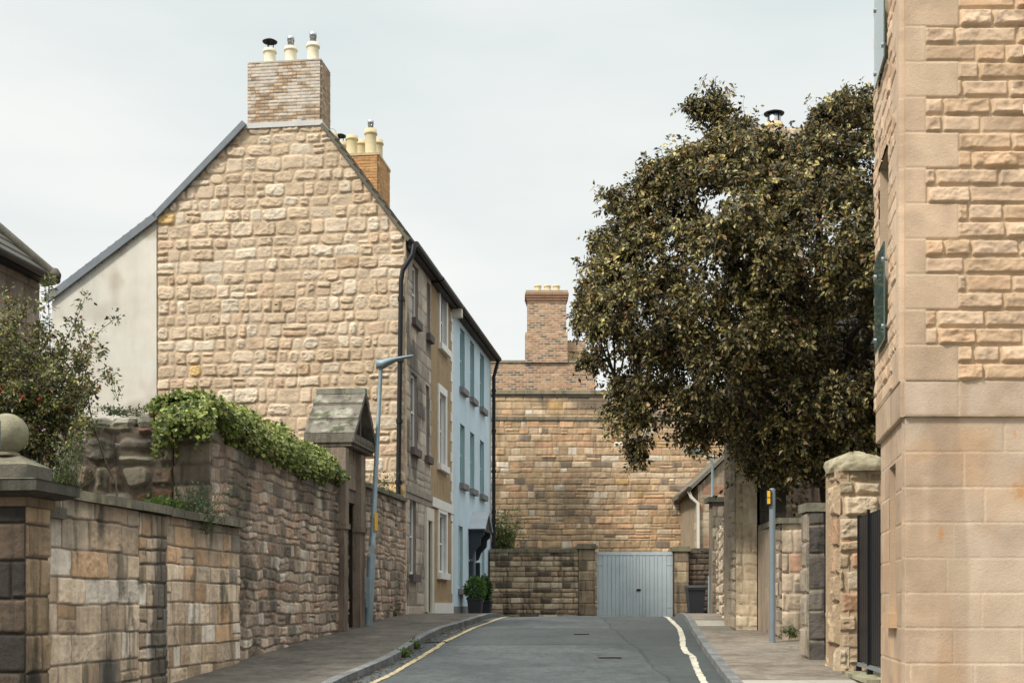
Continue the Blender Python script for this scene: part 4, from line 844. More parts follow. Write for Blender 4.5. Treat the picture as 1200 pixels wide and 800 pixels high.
# ------------------------------------------------------------------ END WALL AND GATE
EW = Line((0, 48), (1, 0), (0, -1)); x0_, x1_ = EW.t(540), EW.t(905); zS = EW.z(700, 457)
ENDP = palette([((.44, .30, .175), 5), ((.48, .34, .21), 5), ((.38, .265, .165), 4), ((.56, .43, .30), 2.2), ((.52, .32, .19), 2.4), ((.66, .57, .45), .7), ((.21, .165, .125), .9), ((.43, .28, .12), .25)])
ew = thing('tall_end_wall', EW.v(2, 0, 1), 'tall blocked-up stone wall closing the street, with brick upper part', 'wall')
w_ = MB(); zc = EW.z(700, 489)
te = chain(dirtband(.35, 1.0, -1.5, (.1, .08, .06), 9), patches((.18, .14, .10), .45, .35, .56, 6))
w_.sheet(EW, x0_, x1_, .8, zc, masonry(91, (.17, .29), (.22, .80), .022, .018, .02, .024, .020, .03, .014, 7, .034, 1.2, .22, ENDP, (.36, .26, .16), .15, tint=te), .03, .026)
w_.sheet(EW, x0_, x1_, zc + .003, zS - .16, masonry(92, (.19, .29), (.24, .8), .022, .018, .02, .02, .016, .02, .008, 6, .02, 1.2, .15, ENDP, (.33, .25, .16), .15, tint=patches((.10, .09, .075), .7, .6, .52, 8)), .03, .026)
w_.box(EW, x0_, x1_, -.6, 0, .6, zS - .16, (.3, .24, .17)); obj('stone_wall', w_, M_MID, ew)
w_ = MB(); w_.box(EW, x0_, x1_, -.02, .07, zc - .10, zc + .02, (.22, .19, .14)); w_.build('ledge', M_DIRTY, ew)
w_ = MB(); w_.box(EW, x0_, x1_, -.6, .10, zS - .158, zS - .02, (.26, .22, .15)); w_.box(EW, x0_, x1_, -.6, .06, zS - .25, zS - .161, (.10, .09, .07)); w_.build('coping', M_DIRTY, ew)
BR3 = palette([((.36, .19, .11), 4), ((.43, .25, .14), 3), ((.25, .135, .09), 3), ((.13, .10, .08), 1.8), ((.45, .31, .19), 1)])
fb = masonry(93, (.088, .088), (.26, .26), .022, .008, .004, .008, .003, 0, .002, 10, 0, 1, 0, BR3, (.42, .35, .26), .16, bond=True, base=zS)
w_ = MB(); zB = EW.z(640, 425); xb = EW.t(698); w_.sheet(EW, x0_, xb, zS - .018, zB, fb, .026, .0176, off=.0); w_.box(EW, x0_, xb, -.45, 0, zS - .018, zB, (.3, .19, .12)); w_.box(EW, x0_, xb + .02, -.5, .05, zB, zB + .09, (.26, .23, .15)); w_.build('brick_wall', M_BRICK, ew)
ch = MB()
for (pa, pb, ya, yb, of) in ((615.5, 665, 425, 390, .04), (618, 663.5, 390, 355, .0)):
    a, b = EW.t(pa), EW.t(pb); z0_, z1_ = EW.z(640, ya) + (.0 if ya < 400 else .0), EW.z(640, yb); ch.sheet(EW, a, b, z0_, z1_, fb, .026, .0176, off=of + .05); ch.box(EW, a, b, -.9, of + .04, z0_, z1_, (.3, .19, .12))
a, b = EW.t(618), EW.t(663.5)
for k in range(4): ch.box(EW, a - .03 * k, b + .03 * k, -.9 - .03 * k, .07 + .03 * k, EW.z(640, 355) + k * .09, EW.z(640, 355) + k * .09 + .087, (.28 + .03 * (k % 2), .17, .11))
ch.box(EW, a - .06, b + .06, -.95, .14, EW.z(640, 355) + .36, EW.z(640, 355) + .45, (.36, .30, .19))
co = ch.build('chimney', M_BRICK, ew)
for px in (630.5, 642, 652.5): pot(co, EW.v(EW.t(px), -.35, EW.z(640, 355) + .45), .30, .13, 'plain', (.60, .50, .32))
ch = MB(); a, b = EW.t(665.6), EW.t(687); ch.sheet(EW, a, b, zB + .09, EW.z(676, 399), fb, .026, .0176, off=-.3, skirt=.05); ch.box(EW, a, b, -.9, -.3, zB, EW.z(676, 399), (.3, .19, .12))
for k in range(9): ch.box(EW, a + k * (b - a) / 9, a + (k + .8) * (b - a) / 9, -.85, -.35, EW.z(676, 399), EW.z(676, 399) + random.uniform(.03, .2), (.14, .11, .08))
ch.build('brick_stub', M_BRICK, ew)

GW = Line((0, 42.3), (1, 0), (0, -1))
DKP = palette([((.42, .31, .20), 4), ((.33, .245, .16), 4), ((.12, .095, .07), 2.5), ((.50, .39, .27), 2.5), ((.56, .46, .34), 1.4)])
w_ = MB(); a, b = GW.t(574), GW.t(677.5); zt = GW.z(620, 647)
w_.sheet(GW, a, b, .9, zt, masonry(101, (.13, .22), (.25, .7), .02, .025, .02, .03, .01, .02, .012, 8, .012, 2, .1, DKP, (.24, .19, .13), .15), .022, .022); w_.box(GW, a, b, -.45, 0, .6, zt, (.2, .15, .1))
for k in range(4): w_.box(GW, a + k * (b - a) / 4, a + (k + 1) * (b - a) / 4 - .015, -.5, .08, zt + .002, zt + .12, (.20, .18, .13))
obj('low_end_wall', w_, M_DIRTY, None, label='low blackened rubble wall left of the pale blue double gates', cat='wall')
PIE = palette([((.36, .28, .18), 3), ((.28, .21, .14), 3), ((.18, .14, .10), 2)])
def pier(px0, px1, top, label, seed):
    m = MB(); a, b = GW.t(px0), GW.t(px1); z1 = GW.z((px0 + px1) / 2, top) - .16
    m.sheet(GW, a, b, .9, z1, masonry(seed, (.3, .42), (.7, .9), .014, .02, .012, .014, .006, .01, .008, 8, .004, 2, 0, PIE, (.14, .11, .08), .2), .025, .022, off=.05); m.box(GW, a, b, -.45, .05, .7, z1, (.25, .2, .14))
    o = tag(m.build('gate_pier', M_DIRTY), label, 'pillar', 'stone piers of the pale blue gates')
    c = MB(); c.box(GW, a - .08, b + .08, -.5, .13, z1 + .002, z1 + .10, (.20, .18, .12)); c.box(GW, a - .03, b + .03, -.45, .08, z1 + .102, z1 + .16, (.19, .17, .12)); c.build('pier_cap', M_DIRTY, o)
pier(678, 697.5, 637, 'square stone pier left of the pale blue gates, joined to the low dark wall', 111); pier(790, 806.5, 640, 'square stone pier right of the pale blue gates, beside the black bin', 112)
w_ = MB(); a, b = GW.t(807), GW.t(840); zt = GW.z(815, 645); w_.sheet(GW, a, b, .9, zt, masonry(103, (.14, .22), (.25, .6), .02, .025, .02, .03, .01, .02, .012, 8, .01, 2, .1, palette([((.10, .075, .055), 3), ((.15, .11, .08), 2)]), (.06, .05, .04), .15), .025, .025, off=-.12); w_.box(GW, a, b, -.5, -.12, .6, zt, (.1, .08, .06)); w_.box(GW, a, b, -.52, -.08, zt + .002, zt + .09, (.1, .09, .07))
obj('sooty_wall', w_, M_DIRTY, None, label='short sooty black wall behind the wheelie bin, right of the gate pier', cat='wall')
gt = thing('double_gate', GW.v(GW.t(744), -.1, 1.0), 'pair of pale blue grey plank gates at the end of the street', 'gate')
GTC = mat('gate_paint', (.47, .535, .56), .6, .08, 1.5, .1, 20, streak=.2, dirt=(.24, .28, .27))
a, b = GW.t(699), GW.t(789.5); m_ = (a + b) / 2; z1 = GW.z(744, 646)
for (ga, gb) in ((a + .02, m_ - .012), (m_ + .012, b - .02)):
    g_ = MB(); n = 9; g_.box(GW, ga, gb, -.20, -.16, .98, z1); eb = np.cumsum([0] + [random.uniform(.75, 1.25) for _ in range(n)]); eb = ga + .05 + eb / eb[-1] * (gb - ga - .1)
    for k in range(n):
        g_.box(GW, eb[k] + .006, eb[k + 1] - .006, -.16, -.135 + .006 * (k % 2), 1.05, z1 - .1)
    g_.box(GW, ga, gb, -.16, -.118, z1 - .11, z1 - .003); g_.box(GW, ga, ga + .05, -.16, -.135, .98, z1 - .112); g_.box(GW, gb - .05, gb, -.16, -.135, .98, z1 - .112); g_.box(GW, ga + .052, gb - .052, -.16, -.135, .98, 1.1)
    go = g_.build('gate_leaf', GTC, gt)
    hg = MB()
    for zz_ in (1.5, 2.9):
        hg = MB(); hg.box(GW, (ga if ga < m_ - .5 else gb - .2), (ga + .2 if ga < m_ - .5 else gb), -.134, -.125, zz_, zz_ + .05); hg.build('hinge', GTC, go)
g_ = MB(); g_.box(GW, m_ + .06, m_ + .2, -.134, -.115, 2.05, 2.12); g_.build('latch', M_BLACK, gt)
g_ = MB(); g_.box(GW, m_ - .03, m_ + .03, -.134, -.12, 1.0, z1 - .01); g_.build('cover_strip', GTC, gt)

# bin
def wheelie(px, Y, label):
    x = (px - CX) / F * Y; z0 = float(zg(Y)) + .003; o = tag(empty('wheelie_bin', (x, Y, z0)), label, 'bin'); b_ = MB()
    def ring(z, hw, hd): return [(x - hw, Y - hd, z), (x + hw, Y - hd, z), (x + hw, Y + hd, z), (x - hw, Y + hd, z)]
    V = ring(z0 + .06, .21, .24) + ring(z0 + .80, .27, .31) + ring(z0 + .98, .285, .35); b_.add(V, [(0, 3, 2, 1)] + [(i + 4 * k, (i + 1) % 4 + 4 * k, (i + 1) % 4 + 4 * k + 4, i + 4 * k + 4) for k in (0, 1) for i in range(4)] + [(8, 9, 10, 11)])
    b_.add(ring(z0 + .93, .305, .37) + ring(z0 + .99, .305, .37), [(0, 3, 2, 1), (4, 5, 6, 7)] + [(i, (i + 1) % 4, (i + 1) % 4 + 4, i + 4) for i in range(4)]); b_.build('body', M_BIN, o)
    l_ = MB(); V = ring(z0 + .992, .31, .39) + ring(z0 + 1.05, .29, .36) + [(x - .2, Y - .2, z0 + 1.08), (x + .2, Y - .2, z0 + 1.08), (x + .2, Y + .3, z0 + 1.08), (x - .2, Y + .3, z0 + 1.08)]
    l_.add(V, [(0, 3, 2, 1), (8, 9, 10, 11)] + [(i + 4 * k, (i + 1) % 4 + 4 * k, (i + 1) % 4 + 4 * k + 4, i + 4 * k + 4) for k in (0, 1) for i in range(4)]); l_.build('lid', M_BIN, o)
    hb = MB(); hb.tube([(x - .25, Y + .42, z0 + 1.0), (x + .25, Y + .42, z0 + 1.0)], .018, 8); hb.build('handle', M_BIN, o)
    for sx in (-1, 1):
        wv = MB(); wv.tube([(x + sx * .24, Y + .27, z0 + .1), (x + sx * .30, Y + .27, z0 + .1)], .1, 16); wv.build('wheel', M_BLACK, o)
wheelie(815, 41.4, 'black wheelie bin standing against the right hand gate pier')
# pots by the blue door
rg = np.random.default_rng(31)
for i, (px, off_) in enumerate(((557, .42), (568, .36))):
    t0_ = SL.t(px, off_); c = SL.v(t0_, off_, 1.25); c.z = float(zg(c.y)) + .004; o = tag(empty('planter', tuple(c)), ('black square planter with a bushy green shrub nearest the dark canopied door', 'black square planter with a darker pointed shrub beside the end downpipe')[i], 'plant pot', 'planters by the blue house door'); m = MB(); hw = .21
    LT = Line((c.x, c.y), SL.d, SL.n); V = np.concatenate([LT.p([-hw * .8, hw * .8, hw * .8, -hw * .8], [-hw * .8, -hw * .8, hw * .8, hw * .8], [c.z] * 4), LT.p([-hw, hw, hw, -hw], [-hw, -hw, hw, hw], [c.z + .50] * 4)])
    m.add(V, [(0, 3, 2, 1), (4, 5, 6, 7)] + [(j, (j + 1) % 4, (j + 1) % 4 + 4, j + 4) for j in range(4)]); m.box(LT, -hw - .02, hw + .02, -hw - .02, hw + .02, c.z + .46, c.z + .51); m.build('pot', M_BIN, o)
    l_ = MB(); n = 1100; d = rg.normal(size=(n, 3)); d /= np.linalg.norm(d, axis=1, keepdims=True); hh = (.36, .44)[i]; p = np.array([c.x, c.y, c.z + .50 + hh * .75]) + d * np.array([(.30, .20)[i], (.30, .20)[i], hh]) * (rg.uniform(.5, 1.05, (n, 1)))
    leaves(l_, p, d + rg.normal(size=(n, 3)) * .5, .075, pickcols(n, [((.07, .15, .03), 3), ((.12, .20, .04), 1)] if i == 0 else [((.05, .10, .03), 3)], rg), 3 + i, .7); l_.build('foliage', M_IVY, o)
# climber behind low end wall
tuft('climbing_shrub', 586, 655, 43.4, .8, 1.75, 130, [((.09, .13, .03), 3), ((.17, .19, .05), 1.5)], .11, 'green climber rising behind the low dark wall, next to the blue house downpipe', seed=14)

# ------------------------------------------------------------------ RIGHT BUILDING
RB = Line(((1059.5 - CX) / F * 12.5, 12.5), (.172, 1), (-1, .172))       # street side, t from near corner away
RF = Line(RB.O, (1, 0), (0, -1))                                        # near face
rb = thing('sandstone_building', (RB.O[0], RB.O[1], .5), 'new pale sandstone building with rock-faced upper floors and glass balconies at the right edge', 'building')
CH = 41.3 / F * 12.5; ZS0 = RF.z(1100, 488); ZS1 = RF.z(1100, 446.5); RH = 12.3
RBL = RB.t(1030.5); RW = 4.2
NEWP = palette([((.56, .425, .315), 4), ((.60, .465, .35), 3), ((.52, .385, .27), 2), ((.57, .405, .28), 1.5)])
rockF = masonry(121, (CH / 2, CH / 2), (.26, .62), .020, .016, .014, .026, .012, .04, .026, 8, .004, 2, 0, NEWP, (.60, .47, .33), .08, base=ZS1, mdepth=.004, jit=.7)
ashQ = masonry(122, (CH, CH), (2, 3), .01, .006, .003, .006, .001, 0, .0008, 4, 0, 1, 0, palette([((.54, .425, .325), 2), ((.51, .395, .30), 2), ((.56, .44, .335), 1)]), (.63, .52, .40), .05, base=ZS1, tint=patches((.55, .36, .19), .35, 1.3, .62, 66))
def upper(U, V):
    Hr, Cr = rockF(U, V); Hq, Cq = ashQ(U, V); r = np.floor((V - (ZS1 - 4 * CH)) / CH).astype(int); wq = np.where(r % 2 == 0, .515, .20); e = wq - U
    inq = e > 0
    # joint at quoin end and between quoins
    fr = ((V - ZS1) / CH) % 1; jd = np.minimum(np.minimum(fr, 1 - fr) * CH, np.abs(e)); j = 1 - ss(jd, .004, .010)
    Hq2 = .022 - .006 * j; Cq2 = Cq * (1 - j[..., None]) + np.array((.62, .50, .37)) * j[..., None]
    Hh = np.where(inq, Hq2, Hr); Cc = np.where(inq[..., None], Cq2, Cr)
    return Hh, Cc
def upper_side(U, V):
    h_, c_ = upper(U, V); return .012 + h_ * .45, c_ * np.array((1.08, 1.08, 1.10))  # same stone lightened on the street side: sunlight put into its colour
W1 = [RB.t(1046.8), RB.t(1036)]; W1 = [min(W1), max(W1)]
zt1 = RB.z(1041, 184); zb1 = RB.z(1041, 409); dz = RB.z(1041, 88) - zb1
hA = [W1[0], W1[1], zb1, zt1]; hB = [W1[0], W1[1], zb1 + dz, zt1 + dz]
GWn = [RB.t(1048.2), RB.t(1041.2)]; hG = [min(GWn), max(GWn), RB.z(1045, 718), RB.z(1045, 545)]
w_ = MB()
w_.sheet(RF, 0, RW, ZS1, RH, upper, .0105, .0105, off=.03, skirt=.06); w_.sheet(RB, 0, RBL, ZS1, RH, upper_side, .016, .0125, off=.03, skirt=.06, holes=[hA, hB])
for q in (hA, hB): w_.reveal(RB, q, .26, (.50, .40, .30), 0, front=.045)
bandf = lambda seed, zb: masonry(seed, (CH, CH), (.62, 1.25), .011, .006, .003, .007, .001, 0, .0008, 4, 0, 1, 0, palette([((.49, .38, .29), 3), ((.54, .42, .32), 2), ((.45, .35, .275), 2), ((.53, .39, .28), 1)]), (.62, .51, .39), .09, base=zb,
                                 tint=chain(patches((.56, .37, .22), .42, 1.3, .60, seed + 3), patches((.60, .53, .46), .45, 1.0, .54, seed + 9, .8), patches((.38, .285, .21), .45, 2.2, .56, seed + 13, .5), patches((.50, .25, .10), .6, 5.5, .76, seed + 17, 2.6)))
w_.sheet(RF, 0, RW, ZS0, ZS1 - .001, bandf(123, ZS0), .012, .0105, off=.032, skirt=.07); w_.sheet(RB, 0, RBL, ZS0, ZS1 - .001, bandf(124, ZS0), .03, .0105, off=.032, skirt=.07)
w_.sheet(RF, 0.018, RW, ZS0 - 9 * CH, ZS0, bandf(125, ZS0 - 10 * CH), .012, .0105, off=-.018); w_.sheet(RB, 0.018, RBL - .05, ZS0 - 9 * CH, ZS0, bandf(126, ZS0 - 10 * CH), .03, .0105, off=-.018, holes=[hG], skirt=.004)
w_.reveal(RB, hG, .22, (.48, .37, .27), 0, off=-.018, front=.006)
# solid behind: block with hollows handled by setting it back on the street side
V = [tuple(RF.p(.30, -.02, 0)[:2]), tuple(RF.p(RW, -.02, 0)[:2]), (RF.p(RW, 0, 0)[0], RB.p(RBL, 0, 0)[1]), tuple(RB.p(RBL - .02, -.28, 0)[:2])]
V3 = [(x, y, 0) for x, y in V] + [(x, y, RH) for x, y in V]; w_.add(V3, [(0, 3, 2, 1), (4, 5, 6, 7)] + [(i, (i + 1) % 4, (i + 1) % 4 + 4, i + 4) for i in range(4)], (.4, .3, .2))
w_.box(RB, RBL - .1, RBL - .055, -.6, -.02, 0, ZS0, (.50, .38, .27)); w_.box(RB, RBL - .05, RBL, -.6, .025, ZS0, RH, (.50, .38, .27))
w_.build('wall', M_NEW, rb)
for q in (hA, hB):
    wn = window(rb, RB, q, mat('grey_frame', (.22, .23, .24), .5), .16, bars=False)
    g_ = MB(); zb_ = q[2] + .02; g_.box(RB, q[0] - .02, q[1] + .06, .085, .1, zb_, zb_ + 1.02); bg_ = g_.build('balcony_glass', M_CLEAR, rb)
    for tt_ in (q[0] + .06, q[1] - .02):
        for z_ in (zb_ + .15, zb_ + .85): s_ = MB(); s_.tube([RB.v(tt_, .02, z_), RB.v(tt_, .11, z_)], .014, 8); s_.tube([RB.v(tt_, .1, z_), RB.v(tt_, .115, z_)], .026, 10); s_.build('balcony_bolt', M_STEEL, bg_)
wn = window(rb, RB, hG, M_CREAM, .14, bars=False, off=-.018)
s_ = MB(); s_.box(RB, hG[0] - .12, hG[1] + .04, -.1, .06, hG[2] - .15, hG[2] + .003, (.56, .40, .27)); s_.build('sill', M_NEW, wn)
pp = MB(); xp = RF.t(1198); pp.tube([RF.v(xp, .11, RF.z(1198, 187)), RF.v(xp, .11, RH - .1)], .022, 10)
for y_ in (65, 133): pp.tube([RF.v(xp, .11, RF.z(1198, y_ + 5)), RF.v(xp, .11, RF.z(1198, y_ - 5))], .035, 10); pp.tube([RF.v(xp, .02, RF.z(1198, y_)), RF.v(xp, .11, RF.z(1198, y_))], .012, 6)
pp.build('downpipe', M_WHITE, rb)

# black yard gate and step
g0 = Vector(((1007 - CX) / F * 16.75, 16.75, 0)); g1 = Vector(((1040 - CX) / F * 14.8, 14.8, 0)); GL = Line(g0.xy, (g1 - g0).xy, (-1, -.1)); glen = (g1 - g0).length
gt = thing('yard_gate', (g0.x, g0.y, .75), 'black vertical boarded metal gate between rubble pillar and sandstone building', 'gate')
g_ = MB(); g_.box(GL, 0, glen, -.02, .0, .86, 2.74)
for k in range(14): a_ = k * glen / 14; g_.box(GL, a_ + .008, a_ + glen / 14 - .008, 0, .014, .87, 2.73)
g_.box(GL, 0, .05, -.03, .03, .84, 2.76); g_.box(GL, glen * .42, glen * .42 + .05, .012, .045, .84, 2.78); g_.build('gate_panel', M_BLACK, gt)
g_ = MB(); g_.box(GL, 0.02, glen, .0, .035, .80, .85); g_.build('bottom_rail', M_GPOLE, gt)
for a_ in (.03, glen * .44): g_ = MB(); g_.box(GL, a_ - .03, a_ + .05, -.02, .05, .70, .80); g_.build('foot', M_BLACK, gt)
s_ = MB(); sz = .735; s_.sheet(Line(GL.p(0, .18, 0)[:2], GL.d, GL.n), -.0, glen, .3, sz - .05, masonry(131, (.1, .14), (.2, .4), .015, .02, .02, .02, .01, .05, .012, 9, .01, 2, 0, palette([((.27, .24, .16), 1), ((.35, .27, .18), 1)]), (.15, .13, .1), .2), .02, .02)
s_.box(GL, 0, glen, -.4, .18, .2, sz - .05, (.27, .24, .16)); s_.box(GL, -.02, glen, -.45, .24, sz - .048, sz, (.33, .31, .20))
obj('gate_step', s_, M_DIRTY, None, label='mossy stone step under the black boarded gate', cat='step')

# big rubble pillar
BP = Line((4.33, 16.9), (1, .04), (.04, -1)); bpil = thing('rubble_pillar', (4.6, 17.2, .72), 'big pale rubble gate pillar with a rounded boulder cap', 'pillar')
RPAL = palette([((.48, .37, .26), 4), ((.42, .32, .22), 3), ((.54, .45, .34), 2), ((.46, .29, .19), 1.5), ((.36, .30, .22), 1.5)])
p_ = MB(); p_.sheet(BP, 0, .55, .4, 3.40, masonry(141, (.15, .34), (.16, .5), .03, .03, .04, .034, .03, .12, .03, 8, .03, 3, .2, RPAL, (.50, .40, .29), .12), .012, .012)
BS = Line(BP.p(0, 0, 0)[:2], (.10, 1), (-1, .10)); p_.sheet(BS, 0, .66, .4, 3.40, masonry(142, (.3, .6), (.4, .7), .03, .03, .04, .05, .02, .1, .03, 6, .03, 3, .1, RPAL, (.50, .40, .29), .12), .014, .014); p_.box(BP, 0, .55, -.66, 0, .2, 3.4, (.4, .3, .2)); p_.build('shaft', M_STONE, bpil)
c_ = MB(); U, V = np.meshgrid(np.linspace(0, 2 * math.pi, 49)[:-1], np.linspace(0, math.pi / 2, 18)); cx_, cy_ = BP.p(.29, -.33, 0)[:2]
se = lambda x: np.sign(x) * np.abs(x) ** .6
rr_ = 1 + .34 * (fbm(np.cos(U) * 1.6 + 5, V * 1.6 + np.sin(U) * 1.6, 3, 4) - .5) * 2
X = cx_ + .37 * se(np.cos(U)) * np.cos(V) ** .7 * rr_; Y = cy_ + .44 * se(np.sin(U)) * np.cos(V) ** .7 * rr_; Z = 3.36 + (.27 + .09 * np.cos(U - .4) * np.cos(V)) * np.sin(V) ** .8 * rr_
C = np.ones(U.shape + (3,)) * np.array((.30, .265, .18)) * (.7 + .6 * fbm(np.cos(U) * 4, V * 4 + np.sin(U) * 4, 9, 4))[..., None]; i = np.arange(U.size).reshape(U.shape); i2 = np.roll(i, -1, 1)
c_.add(np.stack([X, Y, Z], -1).reshape(-1, 3), np.stack([i[:-1], i2[:-1], i2[1:], i[1:]], -1).reshape(-1, 4), C.reshape(-1, 3), 0, True)
c_.add(np.stack([X[0], Y[0], Z[0]], -1), [tuple(range(48))[::-1]], (.2, .18, .1)); c_.build('boulder_cap', mat('lichened_stone', None, .95, .4, 7, .9, 22, grain=.2), bpil)

# dark narrow pillar + black door leaf behind
DPn = Line((4.27, 18.4), (1, 0), (0, -1)); dpl = MB(); DKS = palette([((.13, .115, .10), 3), ((.19, .165, .14), 2), ((.10, .09, .08), 2)])
dpl.sheet(DPn, 0, .23, .4, 2.93, masonry(151, (.3, .55), (.5, .8), .02, .03, .03, .02, .02, .06, .014, 8, .01, 3, 0, DKS, (.33, .29, .21), .2), .014, .014); DS = Line((4.27, 18.4), (0, 1), (-1, 0)); dpl.sheet(DS, 0, .4, .4, 2.93, masonry(152, (.3, .5), (.5, .8), .03, .02, .02, .03, .02, .06, .014, 8, .01, 3, 0, palette([((.34, .29, .22), 1), ((.26, .22, .17), 1)]), (.3, .26, .2), .2), .02, .02); dpl.box(DPn, 0, .23, -.4, 0, .3, 2.93, (.12, .1, .09))
dpo = tag(dpl.build('dark_gatepost', M_DIRTY), 'narrow dark stone gatepost left of the big rubble pillar', 'pillar')
c_ = MB(); c_.sheet(DPn, -.05, .29, 2.935, 3.06, plain((.20, .19, .14), .015, 8, 4, .4), .02, .02, off=.03, skirt=.5); c_.build('post_cap', M_DIRTY, dpo)
g_ = MB(); BD = Line((4.50, 18.45), (-.02, -1), (-1, 0)); g_.box(BD, 0.0, .85, -.03, .0, .86, 2.95)
for k in range(7): g_.box(BD, .01 + k * .12, .12 + k * .12, 0, .012, .88, 2.93)
obj('side_door', g_, M_BLACK, None, label='narrow black plank door between the dark gatepost and the rubble pillar', cat='door')

# garden wall stretch on the right
RG = palette([((.48, .39, .285), 4), ((.42, .33, .24), 3), ((.54, .43, .32), 2), ((.52, .32, .21), 1.4), ((.24, .205, .165), 1.5)])
w_ = MB(); WA = Line((4.62, 21.9), (1, 0), (0, -1)); w_.sheet(WA, 0, 1.1, .7, 2.98, masonry(161, (.26, .42), (.3, .75), .022, .03, .03, .018, .015, .05, .014, 8, .03, 2, .12, RG, (.47, .38, .28), .15, tint=patches((.15, .14, .10), .5, 1.2, .55, 3)), .016, .016)
WB = Line((4.62, 21.9), (.04, 1), (-1, .04)); w_.sheet(WB, 0, 2.15, .7, 2.98, masonry(162, (.15, .32), (.15, .4), .03, .03, .03, .028, .02, .1, .018, 8, .03, 2, .2, RG, (.28, .23, .17), .18, tint=patches((.09, .085, .065), .6, 1, .52, 5, .5)), .02, .018)
w_.box(WA, 0, 1.1, -2.15, 0, .5, 2.98, (.3, .24, .18)); obj('right_garden_wall', w_, M_MID, None, label='stained garden wall with flat mossy cap behind the grey pole', cat='wall')
gwp = bpy.data.objects['right_garden_wall']; c_ = MB(); c_.sheet(WA, -.07, 1.15, 2.985, 3.08, plain((.22, .21, .15), .012, 6, 4, .4), .02, .02, off=.07, skirt=.4); c_.sheet(WB, -.05, 2.14, 2.985, 3.08, plain((.20, .19, .14), .012, 6, 5, .4), .03, .02, off=.07, skirt=.4); c_.build('cap', M_DIRTY, gwp)
# wall joining gatepost back to the garden wall
w_ = MB(); WC = Line((4.5, 18.8), (.04, 1), (-1, .04)); w_.box(WC, 0, 3.05, -.45, .0, .4, 2.6, (.2, .17, .13)); w_.box(WC, 0, 3.05, -.5, .04, 2.602, 2.70, (.18, .17, .12)); 
# stepped pier / shed behind
w_ = MB(); SH = Line((4.70, 24.3), (1, 0), (0, -1)); w_.sheet(SH, 0, .50, 1.0, EYE + (HY - 575) / F * 24.3, masonry(171, (.4, .6), (.5, .9), .02, .02, .01, .015, .01, .02, .01, 6, .01, 2, 0, palette([((.18, .16, .125), 1), ((.14, .125, .10), 1)]), (.1, .09, .07), .1), .03, .03); zsh = EYE + (HY - 575) / F * 24.3; w_.box(SH, 0, .50, -.6, 0, .8, zsh, (.15, .13, .1)); w_.box(SH, -.06, .56, -.65, .1, zsh + .002, zsh + .12, (.13, .125, .095))
obj('stone_outhouse', w_, M_DIRTY, None, label='dark square stone stub with slab top rising behind the garden wall', cat='outhouse')

# house on the right: buttress + shaded gable + roof + chimney
rh = thing('tree_shaded_house', (6.5, 27, 1.2), 'dark stone house mostly hidden behind the big tree, with tall pale buttress', 'house')
TB = Line((4.22, 24.1), (1, 0), (0, -1)); b_ = MB()
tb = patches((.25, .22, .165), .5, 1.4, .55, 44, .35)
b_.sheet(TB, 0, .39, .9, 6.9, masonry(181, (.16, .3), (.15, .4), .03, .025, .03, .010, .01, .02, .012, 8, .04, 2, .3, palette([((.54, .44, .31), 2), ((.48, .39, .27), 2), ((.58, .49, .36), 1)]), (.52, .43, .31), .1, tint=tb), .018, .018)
TS = Line((4.22, 24.1), (.035, 1), (-1, .035)); b_.sheet(TS, 0, 1.35, .9, 6.9, masonry(182, (.16, .3), (.15, .4), .03, .025, .03, .03, .01, .02, .012, 8, .03, 2, .2, palette([((.34, .28, .205), 2), ((.29, .24, .175), 2)]), (.3, .25, .19), .1, tint=tb), .03, .02); b_.box(TB, 0, .39, -1.35, 0, .7, 6.9, (.35, .28, .2)); b_.build('buttress', M_MID, rh)  # side face in darker stone than the front: shade put into its colour
SH2 = Line((5.20, 27.5), (1, 0), (-.2, -1)); w_ = MB(); w_.sheet(SH2, 0, 7.5, 1.0, 7.2, masonry(183, (.24, .36), (.4, .9), .02, .025, .015, .03, .01, .02, .012, 6, .01, 2, .1, palette([((.30, .22, .165), 3), ((.24, .18, .14), 3), ((.36, .28, .21), 1)]), (.19, .15, .12), .15), .03, .03); w_.box(SH2, 0, 7.5, -6, 0, .8, 7.2, (.15, .12, .09)); w_.build('wall', M_DIRTY, rh)
r_ = MB(); r_.prism(SH2, [(-.3, 7.15), (7.8, 7.15), (6.6, 8.7), (1.9, 8.7)], .25, -6.2, (.09, .09, .09)); rr2 = r_.build('roof', M_SLATE, rh)
cp = P(907, 155, 29.5); c_ = MB(); LC = Line((cp.x - .6, cp.y - .4), (1, 0), (0, -1)); c_.sheet(LC, 0, 1.2, 8.0, cp.z - .04, masonry(184, (.3, .4), (.4, .7), .02, .02, .01, .02, .01, .02, .01, 6, .01, 2, 0, RG, (.3, .25, .2), .1), .04, .04); c_.box(LC, 0, 1.2, -.8, 0, 7.6, cp.z - .04, (.35, .28, .2)); cc_ = c_.build('chimney', M_MID, rh)
cpz = Vector((cp.x, cp.y, cp.z - .35)); pot(cc_, cpz, .55, .20, 'plain', (.60, .47, .27)); k = MB()
k.lathe((cpz.x, cpz.y, cpz.z + .53), [(.16, 0), (.16, .20), (.15, .21)], 16); 
k.build('flue_liner', M_STEEL, cc_); k = MB(); k.lathe((cpz.x, cpz.y, cpz.z + .76), [(.23, 0), (.24, .02), (.12, .07), (.02, .09)], 18); 
for th in (0.5, 2.1, 3.7, 5.2): k.tube([(cpz.x + .17 * math.cos(th), cpz.y + .17 * math.sin(th), cpz.z + .5), (cpz.x + .17 * math.cos(th), cpz.y + .17 * math.sin(th), cpz.z + .78)], .012, 5)
k.build('cowl', M_BLACK, cc_)

